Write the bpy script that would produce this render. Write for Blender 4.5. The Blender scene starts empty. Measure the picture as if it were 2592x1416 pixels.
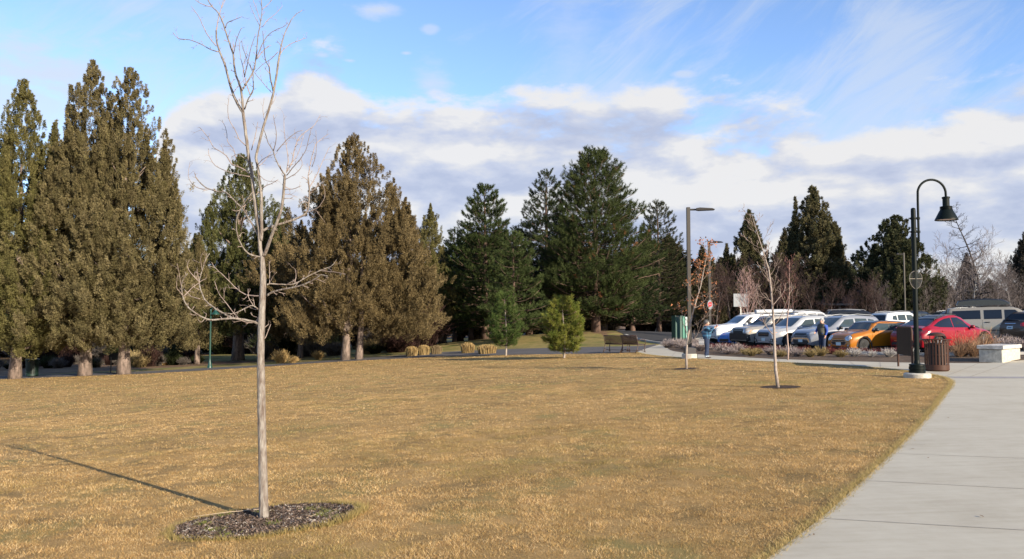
import bpy, bmesh, math, random
import numpy as np
from mathutils import Vector, Matrix
from mathutils.bvhtree import BVHTree

# ------------------------------------------------------------------ camera, sky, sun
SC = bpy.context.scene
COL = SC.collection
F = 2050.0; CX = 1296.0; CY = 708.0; HOR = 812.0
CAMZ = 1.5
PITCH = math.atan((HOR - CY) / F)
cam_d = bpy.data.cameras.new('camera'); cam = bpy.data.objects.new('camera', cam_d); COL.objects.link(cam)
cam_d.sensor_width = 36.0; cam_d.lens = 36.0 * F / 2592.0
cam_d.clip_start = 0.1; cam_d.clip_end = 3000
cam.location = (0, 0, CAMZ); cam.rotation_euler = (math.pi / 2 + PITCH, 0, 0)
SC.camera = cam
SC.view_settings.view_transform = 'Standard'; SC.view_settings.look = 'None'
SC.view_settings.gamma = 1.0; SC.view_settings.exposure = 0.95
SC.cycles.max_bounces = 6; SC.cycles.transparent_max_bounces = 8

SUN_AZ = math.radians(136.5)      # clockwise from +Y, where the sun stands
SUN_EL = math.radians(20.0)
sd = bpy.data.lights.new('sun', 'SUN'); sun = bpy.data.objects.new('sun', sd); COL.objects.link(sun)
sd.energy = 5.0; sd.angle = math.radians(0.55); sd.color = (1.0, 0.88, 0.70)
sv = Vector((math.sin(SUN_AZ) * math.cos(SUN_EL), math.cos(SUN_AZ) * math.cos(SUN_EL), math.sin(SUN_EL)))
sun.rotation_euler = sv.to_track_quat('Z', 'Y').to_euler(); sun.location = (10, -10, 20)

class NT:
    """small helper round a node tree"""
    def __init__(s, tree): s.t = tree; s.n = tree.nodes; s.l = tree.links
    def put(s, sock, v):
        if v is None: return
        if isinstance(v, bpy.types.NodeSocket): s.l.new(v, sock)
        else: sock.default_value = v
    def m(s, op, a, b=None, c=None, clamp=False):
        n = s.n.new('ShaderNodeMath'); n.operation = op; n.use_clamp = clamp
        for i, v in enumerate((a, b, c)): s.put(n.inputs[i], v)
        return n.outputs[0]
    def comb(s, x, y, z):
        n = s.n.new('ShaderNodeCombineXYZ')
        for i, v in enumerate((x, y, z)): s.put(n.inputs[i], v)
        return n.outputs[0]
    def noise(s, vec, scale, detail=4, rough=0.5, dist=0.0, col=False):
        n = s.n.new('ShaderNodeTexNoise'); s.put(n.inputs['Vector'], vec)
        n.inputs['Scale'].default_value = scale; n.inputs['Detail'].default_value = detail
        n.inputs['Roughness'].default_value = rough; n.inputs['Distortion'].default_value = dist
        return n.outputs['Color' if col else 'Fac']
    def ramp(s, fac, stops):
        n = s.n.new('ShaderNodeValToRGB'); s.put(n.inputs[0], fac)
        e = n.color_ramp.elements
        while len(e) < len(stops): e.new(0.5)
        for q, (p, c) in zip(e, stops):
            q.position = p; q.color = (c[0], c[1], c[2], 1) if not isinstance(c, (int, float)) else (c, c, c, 1)
        return n.outputs[0]
    def mix(s, fac, a, b, mode='MIX'):
        n = s.n.new('ShaderNodeMix'); n.data_type = 'RGBA'; n.blend_type = mode
        s.put(n.inputs[0], fac); 
        for sock, v in ((n.inputs[6], a), (n.inputs[7], b)):
            if isinstance(v, tuple) and len(v) == 3: v = (*v, 1)
            s.put(sock, v)
        return n.outputs[2]
    def curve(s, fac, pts):
        n = s.n.new('ShaderNodeFloatCurve'); s.put(n.inputs['Value'], fac)
        c = n.mapping.curves[0]; ps = c.points
        while len(ps) < len(pts): ps.new(0.5, 0.5)
        for q, (x, y) in zip(ps, pts): q.location = (x, y)
        n.mapping.update()
        return n.outputs[0]
    def sstep(s, x, a, b):
        n = s.n.new('ShaderNodeMapRange'); n.interpolation_type = 'SMOOTHSTEP'
        s.put(n.inputs[0], x); n.inputs[1].default_value = a; n.inputs[2].default_value = b
        return n.outputs[0]

world = bpy.data.worlds.new("World"); SC.world = world; world.use_nodes = True
def build_world():
    T = NT(world.node_tree); T.n.clear()
    out = T.n.new('ShaderNodeOutputWorld'); bg = T.n.new('ShaderNodeBackground')
    T.l.new(bg.outputs[0], out.inputs[0]); bg.inputs[1].default_value = 0.1
    sky = T.n.new('ShaderNodeTexSky'); sky.sky_type = 'NISHITA'; sky.sun_disc = False
    sky.sun_elevation = SUN_EL; sky.sun_rotation = SUN_AZ
    sky.altitude = 1100; sky.air_density = 1.0; sky.dust_density = 0.6; sky.ozone_density = 1.6
    tc = T.n.new('ShaderNodeTexCoord'); sep = T.n.new('ShaderNodeSeparateXYZ'); T.l.new(tc.outputs['Generated'], sep.inputs[0])
    x, y, z = sep.outputs
    u = T.m('ARCTAN2', x, y)                     # azimuth, 0 straight ahead
    v = T.m('ARCSINE', z)
    # low cumulus deck: its upper edge as a function of azimuth
    un = T.m('MULTIPLY_ADD', u, 0.5 / math.pi, 0.5)
    def U(px): return 0.5 + math.atan((px - CX) / F) / (2 * math.pi)
    ed = [(0, .25), (U(-900), .22), (U(-300), .12), (U(380), .10), (U(440), .262), (U(540), .272), (U(660), .25), (U(735), .285),
          (U(850), .305), (U(930), .275), (U(1120), .262), (U(1400), .256), (U(1700), .256), (U(2000), .240), (U(2300), .225), (U(2592), .235), (U(3500), .25), (1, .2)]
    edge = T.curve(un, ed)
    edge2 = T.curve(T.m('MULTIPLY_ADD', u, 1.2, 0.5), [(0.5 + 1.2 * (p - .5) * 2 * math.pi, q) for p, q in ed[3:16]])
    P = T.comb(u, T.m('MULTIPLY', v, 2.3), 0.37)
    Pup = T.comb(T.m('ADD', u, 0.012), T.m('MULTIPLY_ADD', v, 2.3, 0.055), 0.37)
    Pl = T.comb(T.m('MULTIPLY', u, 0.8), T.m('MULTIPLY', v, 3.4), 1.9)
    n1 = T.noise(P, 7.0, 9, 0.56, 0.1); n2 = T.noise(Pup, 7.0, 5, 0.5, 0.15)
    nb = T.noise(Pl, 3.0, 3, 0.5, 0.1)
    fine = T.noise(P, 22.0, 5, 0.6)
    d = T.m('SUBTRACT', edge2, v)                # >0 below the edge
    a1 = T.m('MULTIPLY', d, 22.0)
    a1 = T.m('MULTIPLY_ADD', T.m('SUBTRACT', n1, 0.5), 5.0, a1)
    a1 = T.m('MULTIPLY_ADD', T.m('SUBTRACT', fine, 0.5), 1.2, a1)
    top = T.sstep(a1, -0.35, 0.6)
    # thinning inside the deck
    holes = T.m('ADD', T.m('MULTIPLY', n1, 0.65), T.m('MULTIPLY', nb, 0.5))
    inside = T.sstep(holes, 0.33, 0.45)
    cm = T.m('MULTIPLY', top, T.m('MULTIPLY_ADD', inside, 0.85, 0.15))
    # shading of the cumulus: sunlit tops, lavender-grey bases
    lit = T.m('SUBTRACT', n1, n2)
    lit = T.m('MULTIPLY_ADD', lit, 4.6, 0.52)
    lit = T.m('MULTIPLY_ADD', T.m('SUBTRACT', 0.5, nb), 1.5, lit)
    lit = T.m('ADD', lit, T.m('MULTIPLY', T.m('SUBTRACT', 1.0, T.sstep(d, 0.0, 0.09)), 0.30), clamp=True)
    ccol = T.ramp(lit, [(0.0, (2.55, 2.85, 3.75)), (0.4, (3.1, 3.35, 4.1)), (0.75, (3.85, 3.92, 4.2)), (1.0, (4.45, 4.4, 4.4))])
    # high cirrus streaks, fanning up to the right
    ca, sa = math.cos(math.radians(34)), math.sin(math.radians(34))
    s1 = T.m('ADD', T.m('MULTIPLY', u, ca), T.m('MULTIPLY', v, sa))
    s2 = T.m('SUBTRACT', T.m('MULTIPLY', v, ca), T.m('MULTIPLY', u, sa))
    warp = T.noise(T.comb(u, v, 4.0), 3.0, 3, 0.5)
    s2w = T.m('MULTIPLY_ADD', T.m('SUBTRACT', warp, 0.5), 0.10, s2)
    ci = T.noise(T.comb(T.m('MULTIPLY', s1, 2.2), T.m('MULTIPLY', s2w, 9.0), 0.2), 2.6, 9, 0.68, 0.5)
    big = T.noise(T.comb(u, T.m('MULTIPLY', v, 1.5), 7.7), 3.2, 3, 0.5)
    bias = T.curve(T.m('MULTIPLY_ADD', u, 1.0, 0.5), [(0.0, 0.46), (0.12, 0.52), (0.2, .50), (0.28, 0.42), (0.36, 0.36), (0.45, 0.34), (0.52, 0.54), (0.60, 0.62), (0.68, 0.55), (0.78, 0.46), (0.85, 0.50), (1.0, 0.42)])
    civ = T.m('ADD', T.m('MULTIPLY', ci, 0.75), T.m('ADD', T.m('MULTIPLY', T.m('SUBTRACT', big, 0.5), 0.8), T.m('MULTIPLY', T.m('SUBTRACT', bias, 0.5), 0.8)))
    cir = T.m('MULTIPLY', T.sstep(civ, 0.29, 0.62), 0.60)
    # a few soft patches (left of the frame, and one near the middle)
    def blob(px, py, rx, ry, amp, k=0.5):
        uu = math.atan((px - CX) / F); vv = math.atan((HOR - py) / F * math.cos(uu))
        du = T.m('MULTIPLY', T.m('SUBTRACT', u, uu), F / rx); dv = T.m('MULTIPLY', T.m('SUBTRACT', v, vv), F / ry)
        r = T.m('SQRT', T.m('ADD', T.m('MULTIPLY', du, du), T.m('MULTIPLY', dv, dv)))
        e = T.m('ADD', T.m('SUBTRACT', 1.0, r), T.m('MULTIPLY', T.m('SUBTRACT', T.m('ADD', T.m('MULTIPLY', n1, .6), T.m('MULTIPLY', fine, .4)), 0.5), 4.0))
        return T.m('MULTIPLY', T.sstep(e, -0.1, k + 0.45), amp)
    blobs = [blob(110, 165, 260, 100, 1.0), blob(30, 260, 210, 110, .8), blob(930, 10, 75, 22, .9), blob(1090, 205, 70, 60, .8, .7), blob(1740, 178, 42, 14, .8),
             blob(880, 145, 22, 6, .8), blob(1025, 125, 18, 6, .7), blob(1085, 62, 22, 12, .6), blob(808, 130, 20, 7, .7), blob(560, 40, 240, 60, .35), blob(1450, 120, 120, 190, .45, .9), blob(1640, 90, 90, 200, .4, .9), blob(1760, 560, 50, 50, .9)]
    b = blobs[0]
    for q in blobs[1:]: b = T.m('MAXIMUM', b, q)
    thin = T.m('MAXIMUM', cir, T.m('MULTIPLY', b, 0.85))
    base = T.mix(1.0, sky.outputs[0], (1.15, 1.23, 1.42), 'MULTIPLY')
    c = T.mix(thin, base, (3.6, 3.95, 4.5))
    c = T.mix(T.m('MULTIPLY', cm, 0.96), c, ccol)
    T.l.new(c, bg.inputs[0])
build_world()

# ------------------------------------------------------------------ terrain and picture-to-ground helpers
def _sp(t, w): return w * np.logaddexp(0, np.asarray(t, float) / w)
def tz(x, y):
    x = np.asarray(x, float); y = np.asarray(y, float)
    q = np.clip(y / 30.0, 0, 1); k = 0.5 + 0.5 * q * q * (3 - 2 * q)
    z = -0.064 * _sp(7 - x, 1.5) * k
    z = -2.6 * np.tanh(-z / 2.6)
    r = 0.036 * _sp(x - 16, 1.5) * np.clip(y / 25.0, 0, 1); z = z + 0.8 * np.tanh(r / 0.8)
    z = z + 0.75 * np.exp(-((x - 5) / 14.0) ** 2 - ((y - 66) / 8.0) ** 2)
    return z
def T0(x, y): return float(tz(x, y))
def ray(px, py):
    d = Vector((0, math.cos(PITCH), math.sin(PITCH))) + Vector((1, 0, 0)) * ((px - CX) / F) + Vector((0, -math.sin(PITCH), math.cos(PITCH))) * ((CY - py) / F)
    return d / d.y
def G(px, py, tmax=400.0):
    d = ray(px, py); lo = 2.0; t = 2.0
    while t < tmax:
        if CAMZ + d.z * t < T0(d.x * t, t): break
        lo = t; t *= 1.03
    hi = t
    for _ in range(30):
        m_ = (lo + hi) / 2
        if CAMZ + d.z * m_ < T0(d.x * m_, m_): hi = m_
        else: lo = m_
    t = (lo + hi) / 2
    return (d.x * t, t)
def GP(px, py):
    x, y = G(px, py); return Vector((x, y, T0(x, y)))
def AT(px, py, Y): d = ray(px, py); return Vector((d.x * Y, Y, CAMZ + d.z * Y))
def XY(px, Y): return ray(px, 812).x * Y

# ------------------------------------------------------------------ materials
MATS = {}
def mat(name, col, rough=0.6, metal=0.0, var=0.0, vscale=6.0, bump=0.0, bscale=40.0, col2=None, spec=None, coat=0.0, emit=None, alpha=None, trans=0.0, stretch=None, detail=5):
    if name in MATS: return MATS[name]
    m_ = bpy.data.materials.new(name); m_.use_nodes = True; T = NT(m_.node_tree)
    b = T.n['Principled BSDF']; b.inputs['Roughness'].default_value = rough; b.inputs['Metallic'].default_value = metal
    if spec is not None: b.inputs['Specular IOR Level'].default_value = spec
    if coat: b.inputs['Coat Weight'].default_value = coat; b.inputs['Coat Roughness'].default_value = 0.06
    if trans: b.inputs['Transmission Weight'].default_value = trans
    if alpha is not None: b.inputs['Alpha'].default_value = alpha
    c = (*col, 1)
    if var or col2 or bump:
        tc = T.n.new('ShaderNodeTexCoord'); vec = tc.outputs['Object']
        if stretch:
            mp = T.n.new('ShaderNodeMapping'); mp.inputs['Scale'].default_value = stretch; T.l.new(vec, mp.inputs[0]); vec = mp.outputs[0]
        if var or col2:
            n = T.noise(vec, vscale, detail, 0.6)
            c2 = col2 if col2 else tuple(min(1, q * (1 - var)) for q in col)
            c1 = col if col2 else tuple(min(1, q * (1 + var)) for q in col)
            r = T.ramp(n, [(0.32, c2), (0.68, c1)]); T.l.new(r, b.inputs['Base Color'])
        else: b.inputs['Base Color'].default_value = c
        if bump:
            bn = T.n.new('ShaderNodeBump'); bn.inputs['Strength'].default_value = bump; bn.inputs['Distance'].default_value = 0.02
            T.l.new(T.noise(vec, bscale, 4, 0.6), bn.inputs['Height']); T.l.new(bn.outputs[0], b.inputs['Normal'])
    else: b.inputs['Base Color'].default_value = c
    MATS[name] = m_; return m_

def leafmat(name, transl=0.25, gain=1.0):
    """foliage or blades: colour from the per-leaf 'tint' attribute (each leaf's own colour)"""
    if name in MATS: return MATS[name]
    m_ = bpy.data.materials.new(name); m_.use_nodes = True; T = NT(m_.node_tree); T.n.clear()
    out = T.n.new('ShaderNodeOutputMaterial'); at = T.n.new('ShaderNodeAttribute'); at.attribute_name = 'tint'
    df = T.n.new('ShaderNodeBsdfPrincipled'); tr = T.n.new('ShaderNodeBsdfTranslucent'); mx = T.n.new('ShaderNodeMixShader')
    df.inputs['Roughness'].default_value = 0.75; df.inputs['Specular IOR Level'].default_value = 0.15
    mx.inputs[0].default_value = transl
    T.l.new(at.outputs['Color'], df.inputs['Base Color']); T.l.new(at.outputs['Color'], tr.inputs[0])
    T.l.new(df.outputs[0], mx.inputs[1]); T.l.new(tr.outputs[0], mx.inputs[2]); T.l.new(mx.outputs[0], out.inputs[0])
    MATS[name] = m_; return m_

# ------------------------------------------------------------------ objects
def tag(o, label=None, cat=None, group=None, kind=None):
    if label: o['label'] = label
    if cat: o['category'] = cat
    if group: o['group'] = group
    if kind: o['kind'] = kind
    return o
def empty(name, loc=(0, 0, 0), rz=0.0):
    o = bpy.data.objects.new(name, None); COL.objects.link(o); o.location = loc; o.rotation_euler = (0, 0, rz); o.empty_display_size = 0.2
    return o
def copy_tree(o, parent=None):
    c = o.copy(); COL.objects.link(c)
    if parent is not None: c.parent = parent
    for ch in list(o.children): copy_tree(ch, c)
    return c

class MB:
    """collects shapes, builds ONE mesh object"""
    def __init__(s): s.v = []; s.f = []; s.mi = []; s.cur = 0
    def add(s, vs, fs):
        b = len(s.v); s.v += [tuple(q) for q in vs]; s.f += [tuple(i + b for i in f) for f in fs]; s.mi += [s.cur] * len(fs); return s
    def box(s, c, h, rz=0.0, M=None, taper=1.0, bev=0.0):
        x, y, z = h; pts = []
        if bev > 0:
            b = min(bev, x * .9, y * .9)
            ring = [(-x + b, -y), (x - b, -y), (x, -y + b), (x, y - b), (x - b, y), (-x + b, y), (-x, y - b), (-x, -y + b)]
        else: ring = [(-x, -y), (x, -y), (x, y), (-x, y)]
        n = len(ring); bz = min(bev, z * .9)
        lev = [(-z, 1 if not bev else .0, 1), (z, 1, taper)] if not bev else [(-z, 1, 1), (-z + bz, 0, 1), (z - bz, 0, taper), (z, 1, taper)]
        for li, (zz, ins, tp) in enumerate(lev):
            for (a, b_) in ring:
                k = tp
                if bev and ins: a2 = a * k * (1 - bz / x); b2 = b_ * k * (1 - bz / y)
                else: a2 = a * k; b2 = b_ * k
                pts.append(Vector((a2, b2, zz)))
        fs = [tuple(range(n))[::-1], tuple(range(n * (len(lev) - 1), n * len(lev)))]
        for l in range(len(lev) - 1):
            for i in range(n): j = (i + 1) % n; fs.append((l * n + i, l * n + j, (l + 1) * n + j, (l + 1) * n + i))
        R = M if M is not None else Matrix.Rotation(rz, 3, 'Z')
        return s.add([R @ p + Vector(c) for p in pts], fs)
    def tube(s, pts, rad, n=6, cap=True, prof=None):
        pts = [Vector(p) for p in pts]; m_ = len(pts)
        if m_ < 2: return s
        rad = [rad] * m_ if isinstance(rad, (int, float)) else list(rad)
        t = [(pts[min(i + 1, m_ - 1)] - pts[max(i - 1, 0)]) for i in range(m_)]
        t = [q.normalized() if q.length > 1e-9 else Vector((0, 0, 1)) for q in t]
        up = Vector((0, 0, 1)) if abs(t[0].z) < 0.9 else Vector((1, 0, 0))
        a = t[0].cross(up).normalized(); vs = []
        for i in range(m_):
            a = (a - t[i] * a.dot(t[i]));  a = a.normalized() if a.length > 1e-6 else t[i].orthogonal().normalized()
            b = t[i].cross(a)
            for k in range(n):
                w = 2 * math.pi * k / n; q = rad[i]
                vs.append(pts[i] + a * (math.cos(w) * q) + b * (math.sin(w) * q))
        fs = [(i * n + k, i * n + (k + 1) % n, (i + 1) * n + (k + 1) % n, (i + 1) * n + k) for i in range(m_ - 1) for k in range(n)]
        if cap: fs += [tuple(range(n))[::-1], tuple(range((m_ - 1) * n, m_ * n))]
        return s.add(vs, fs)
    def lathe(s, prof, c=(0, 0, 0), n=24, M=None, cap=True):
        vs = []; fs = []
        for (r, z) in prof:
            for k in range(n): w = 2 * math.pi * k / n; vs.append(Vector((r * math.cos(w), r * math.sin(w), z)))
        for i in range(len(prof) - 1):
            for k in range(n): fs.append((i * n + k, i * n + (k + 1) % n, (i + 1) * n + (k + 1) % n, (i + 1) * n + k))
        if cap: fs += [tuple(range(n))[::-1], tuple(range((len(prof) - 1) * n, len(prof) * n))]
        R = M if M is not None else Matrix.Identity(3)
        return s.add([R @ p + Vector(c) for p in vs], fs)
    def prism(s, poly, o, ax, ay, th):
        """2-D polygon in the plane (o, ax, ay), extruded by th along ax x ay"""
        o = Vector(o); ax = Vector(ax); ay = Vector(ay); nn = ax.cross(ay).normalized() * th; n = len(poly)
        a = [o + ax * p[0] + ay * p[1] for p in poly]
        fs = [tuple(range(n))[::-1], tuple(range(n, 2 * n))] + [(i, (i + 1) % n, n + (i + 1) % n, n + i) for i in range(n)]
        return s.add(a + [p + nn for p in a], fs)
    def build(s, name, ms, parent=None, smooth=False, angle=None):
        me = bpy.data.meshes.new(name); me.from_pydata(s.v, [], s.f)
        ms = ms if isinstance(ms, (list, tuple)) else [ms]
        for q in ms: me.materials.append(q)
        if len(ms) > 1: me.polygons.foreach_set('material_index', s.mi)
        if smooth:
            me.polygons.foreach_set('use_smooth', [True] * len(me.polygons))
            if angle is not None: me.set_sharp_from_angle(angle=math.radians(angle))
        me.update()
        o = bpy.data.objects.new(name, me); COL.objects.link(o)
        if parent is not None: o.parent = parent
        return o

def tri_object(name, V, Cc, m_, parent=None, T=3):
    """V (n,3,3) triangles with per-triangle colour (n,3) -> one mesh object"""
    n = len(V); me = bpy.data.meshes.new(name)
    me.vertices.add(n * 3); me.vertices.foreach_set('co', V.reshape(-1).astype(np.float32))
    me.loops.add(n * 3); me.loops.foreach_set('vertex_index', np.arange(n * 3, dtype=np.int32))
    me.polygons.add(n); me.polygons.foreach_set('loop_start', np.arange(0, n * 3, 3, dtype=np.int32))
    me.update(calc_edges=True)
    at = me.attributes.new('tint', 'FLOAT_COLOR', 'POINT')
    cc = np.ones((n, 3, 4), np.float32); cc[:, :, :3] = np.clip(Cc, 0, 1)[:, None, :]
    at.data.foreach_set('color', cc.reshape(-1))
    me.materials.append(m_)
    o = bpy.data.objects.new(name, me); COL.objects.link(o)
    if parent is not None: o.parent = parent
    return o
def unit(a): return a / np.maximum(np.linalg.norm(a, axis=-1, keepdims=True), 1e-9)

def pip(poly, x, y):
    poly = np.asarray(poly); inside = np.zeros(len(x), bool); j = len(poly) - 1
    for i in range(len(poly)):
        xi, yi = poly[i]; xj, yj = poly[j]
        c = ((yi > y) != (yj > y)) & (x < (xj - xi) * (y - yi) / (yj - yi + 1e-12) + xi)
        inside ^= c; j = i
    return inside
def vnoise(x, y, s, seed=0):
    """smooth lattice noise 0..1"""
    rg = np.random.RandomState(seed); tab = rg.rand(256, 256)
    X = x / s + 1000; Y = y / s + 1000; i = np.floor(X).astype(int); j = np.floor(Y).astype(int); u = X - i; v = Y - j
    u = u * u * (3 - 2 * u); v = v * v * (3 - 2 * v); g = lambda a, b: tab[a % 256, b % 256]
    return (g(i, j) * (1 - u) + g(i + 1, j) * u) * (1 - v) + (g(i, j + 1) * (1 - u) + g(i + 1, j + 1) * u) * v

def sheet(name, poly, off, m_, step=1.0, kind='structure', holes=None):
    """flat polygon (x,y) laid on the terrain, cut into a grid so that it follows it"""
    bm = bmesh.new(); vs = [bm.verts.new((p[0], p[1], 0)) for p in poly]; bm.faces.new(vs)
    bmesh.ops.triangulate(bm, faces=bm.faces[:])
    xs = [p[0] for p in poly]; ys = [p[1] for p in poly]
    for ax, lo, hi in ((0, min(xs), max(xs)), (1, min(ys), max(ys))):
        c = math.ceil(lo / step) * step
        while c < hi:
            no = Vector((1, 0, 0)) if ax == 0 else Vector((0, 1, 0))
            bmesh.ops.bisect_plane(bm, geom=bm.verts[:] + bm.edges[:] + bm.faces[:], plane_co=no * c, plane_no=no, dist=1e-5)
            c += step
    for v in bm.verts: v.co.z = T0(v.co.x, v.co.y) + off
    bmesh.ops.recalc_face_normals(bm, faces=bm.faces[:])
    me = bpy.data.meshes.new(name); bm.to_mesh(me); bm.free(); me.materials.append(m_)
    if len(me.polygons) and me.polygons[0].normal.z < 0: me.flip_normals()
    me.polygons.foreach_set('use_smooth', [True] * len(me.polygons))
    o = bpy.data.objects.new(name, me); COL.objects.link(o)
    if kind: o['kind'] = kind
    return o

# ------------------------------------------------------------------ ground, lawn, paths, lot
def ground_mat(name, stops, s1, s2, bump=0.4, s3=None, rough=0.95, bs=60):
    m_ = bpy.data.materials.new(name); m_.use_nodes = True; T = NT(m_.node_tree); b = T.n['Principled BSDF']
    b.inputs['Roughness'].default_value = rough; b.inputs['Specular IOR Level'].default_value = 0.2
    tc = T.n.new('ShaderNodeTexCoord'); v = tc.outputs['Object']
    a = T.noise(v, s1, 6, 0.65); c = T.noise(v, s2, 5, 0.7)
    f = T.m('ADD', T.m('MULTIPLY', a, 0.5), T.m('MULTIPLY', c, 0.5))
    col = T.ramp(f, stops)
    if s3: col = T.mix(T.sstep(T.noise(v, s3[0], 4, 0.6), 0.5, 0.68), col, s3[1])
    T.l.new(col, b.inputs['Base Color'])
    bn = T.n.new('ShaderNodeBump'); bn.inputs['Strength'].default_value = bump; bn.inputs['Distance'].default_value = 0.03
    T.l.new(T.noise(v, bs, 4, 0.7), bn.inputs['Height']); T.l.new(bn.outputs[0], b.inputs['Normal'])
    MATS[name] = m_; return m_
M_floor = ground_mat('forest_floor_mat', [(0.3, (.06, .038, .022)), (0.5, (.17, .105, .06)), (0.7, (.30, .20, .10))], 0.6, 5.0)
M_lawn = ground_mat('lawn_mat', [(0.30, (.10, .075, .03)), (0.42, (.22, .145, .056)), (0.52, (.39, .245, .092)), (0.66, (.49, .32, .135))], 1.3, 48.0, 1.0, (0.9, (.27, .21, .075)))
M_back = ground_mat('grass_back_mat', [(0.3, (.09, .085, .03)), (0.5, (.24, .19, .065)), (0.7, (.36, .26, .11))], 0.3, 4.0, 0.5, (0.5, (.13, .14, .035)))
M_mulch = ground_mat('mulch_mat', [(0.3, (.018, .012, .01)), (0.5, (.06, .04, .028)), (0.7, (.15, .105, .08))], 9.0, 45.0, 1.0, bs=120)
M_bed = ground_mat('bed_mat', [(0.3, (.035, .023, .016)), (0.5, (.11, .075, .05)), (0.7, (.22, .155, .10))], 1.2, 9.0, 0.8, bs=40)
M_asph = ground_mat('asphalt_mat', [(0.3, (.035, .035, .038)), (0.7, (.065, .063, .062))], 1.5, 80.0, 0.3, bs=200)
M_asph2 = ground_mat('old_asphalt_mat', [(0.3, (.075, .07, .07)), (0.7, (.135, .127, .125))], 0.8, 60.0, 0.3, bs=200)

def concrete():
    m_ = bpy.data.materials.new('concrete_mat'); m_.use_nodes = True; T = NT(m_.node_tree); b = T.n['Principled BSDF']
    b.inputs['Roughness'].default_value = 0.85; b.inputs['Specular IOR Level'].default_value = 0.25
    tc = T.n.new('ShaderNodeTexCoord'); v = tc.outputs['Object']
    mp = T.n.new('ShaderNodeMapping'); mp.inputs['Scale'].default_value = (0.25, 2.2, 1); mp.inputs['Rotation'].default_value = (0, 0, 0.06); T.l.new(v, mp.inputs[0])
    a = T.noise(v, 0.8, 5, 0.6); c = T.noise(v, 6.0, 5, 0.65); d = T.noise(v, 220.0, 2, 0.6); br = T.noise(mp.outputs[0], 5.0, 5, 0.7)
    f = T.m('ADD', T.m('ADD', T.m('MULTIPLY', a, 0.36), T.m('MULTIPLY', c, 0.2)), T.m('ADD', T.m('MULTIPLY', d, 0.12), T.m('MULTIPLY', br, 0.32)))
    col = T.ramp(f, [(0.36, (.365, .325, .25)), (0.5, (.435, .395, .312)), (0.64, (.485, .45, .362))])
    st = T.sstep(T.noise(v, 1.7, 6, 0.75), 0.60, 0.72)
    col = T.mix(T.m('MULTIPLY', st, 0.35), col, (.37, .31, .25))
    T.l.new(col, b.inputs['Base Color'])
    bn = T.n.new('ShaderNodeBump'); bn.inputs['Strength'].default_value = 0.25; bn.inputs['Distance'].default_value = 0.004
    T.l.new(T.noise(mp.outputs[0], 90, 4, 0.7), bn.inputs['Height']); T.l.new(bn.outputs[0], b.inputs['Normal'])
    return m_
M_conc = concrete()
M_joint = mat('joint_mat', (.31, .275, .225), 0.95, var=.3, vscale=9)
M_shadowband = mat('painted_shadow_mat', (.27, .25, .24), 0.9, var=.12, vscale=8)  # darker concrete tone, holds the shade of the shadow band
M_kerb = mat('kerb_mat', (.42, .40, .36), 0.9, var=.15, vscale=3, bump=.2)

def big_ground():
    ax = lambda lo, hi, fine0, fine1: sorted(set([round(q, 3) for q in np.concatenate([np.linspace(lo, fine0, 14), np.arange(fine0, fine1 + .01, 1.0), np.linspace(fine1, hi, 14)])]))
    xs = ax(-1500, 1500, -45, 60); ys = ax(-1200, 2000, -6, 120)
    X, Y = np.meshgrid(xs, ys); Z = tz(X, Y); nx = len(xs); ny = len(ys)
    me = bpy.data.meshes.new('ground')
    vs = np.stack([X, Y, Z], -1).reshape(-1, 3).tolist()
    fs = [(j * nx + i, j * nx + i + 1, (j + 1) * nx + i + 1, (j + 1) * nx + i) for j in range(ny - 1) for i in range(nx - 1)]
    me.from_pydata(vs, [], fs); me.materials.append(M_floor); me.polygons.foreach_set('use_smooth', [True] * len(me.polygons))
    o = bpy.data.objects.new('ground', me); COL.objects.link(o); tag(o, kind='structure')
big_ground()

def curve_pts(pts, k=5):
    """Catmull-Rom through 2-D points"""
    P = [Vector((p[0], p[1])) for p in pts]; out = []
    for i in range(len(P) - 1):
        p0 = P[max(i - 1, 0)]; p1 = P[i]; p2 = P[i + 1]; p3 = P[min(i + 2, len(P) - 1)]
        for j in range(k):
            t = j / k
            q = 0.5 * ((2 * p1) + (-p0 + p2) * t + (2 * p0 - 5 * p1 + 4 * p2 - p3) * t * t + (-p0 + 3 * p1 - 3 * p2 + p3) * t ** 3)
            out.append((q.x, q.y))
    out.append(tuple(P[-1])); return out
# the lawn's edge against the pale walk: from the near right corner, round the bulge, to the benches
edge_near = curve_pts([(2.55, -1.0), (2.6, 2.2), G(1800, 1560), G(1950, 1416), G(2100, 1298), G(2270, 1139), G(2350, 1056), G(2390, 1003), G(2411, 975), G(2400, 960), G(2350, 948), G(2290, 940)], 5)
edge_far = curve_pts([G(2290, 940), G(2200, 931), G(2050, 922), G(1900, 915), G(1790, 911), G(1700, 905), G(1640, 899), G(1612, 893)], 4)
edge_asph = curve_pts([G(1612, 893), G(1500, 896), G(1300, 899), G(1120, 903), G(1000, 909), G(900, 914), G(800, 920), G(640, 931), G(540, 937), G(380, 946), G(200, 953), G(0, 961), G(-200, 968), G(-600, 975)], 4)
lawn_poly = edge_near + edge_far[1:] + edge_asph[1:] + [(-45, 30), (-45, -5), (2.5, -5)]
sheet('lawn', lawn_poly, 0.006, M_lawn, 1.0)
# asphalt footpath that follows the trees
asph_far = curve_pts([G(-600, 968), G(-200, 960), G(0, 953), G(200, 946), G(380, 940), G(540, 931), G(640, 926), G(800, 915), G(900, 908), G(1000, 901), G(1120, 892), G(1300, 884), G(1450, 880), G(1600, 877), G(1660, 872)], 4)
sheet('footpath', edge_asph[::-1][:-1] + [G(1612, 893), G(1660, 884)] + asph_far[::-1], 0.012, M_asph2, 1.0)
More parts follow.
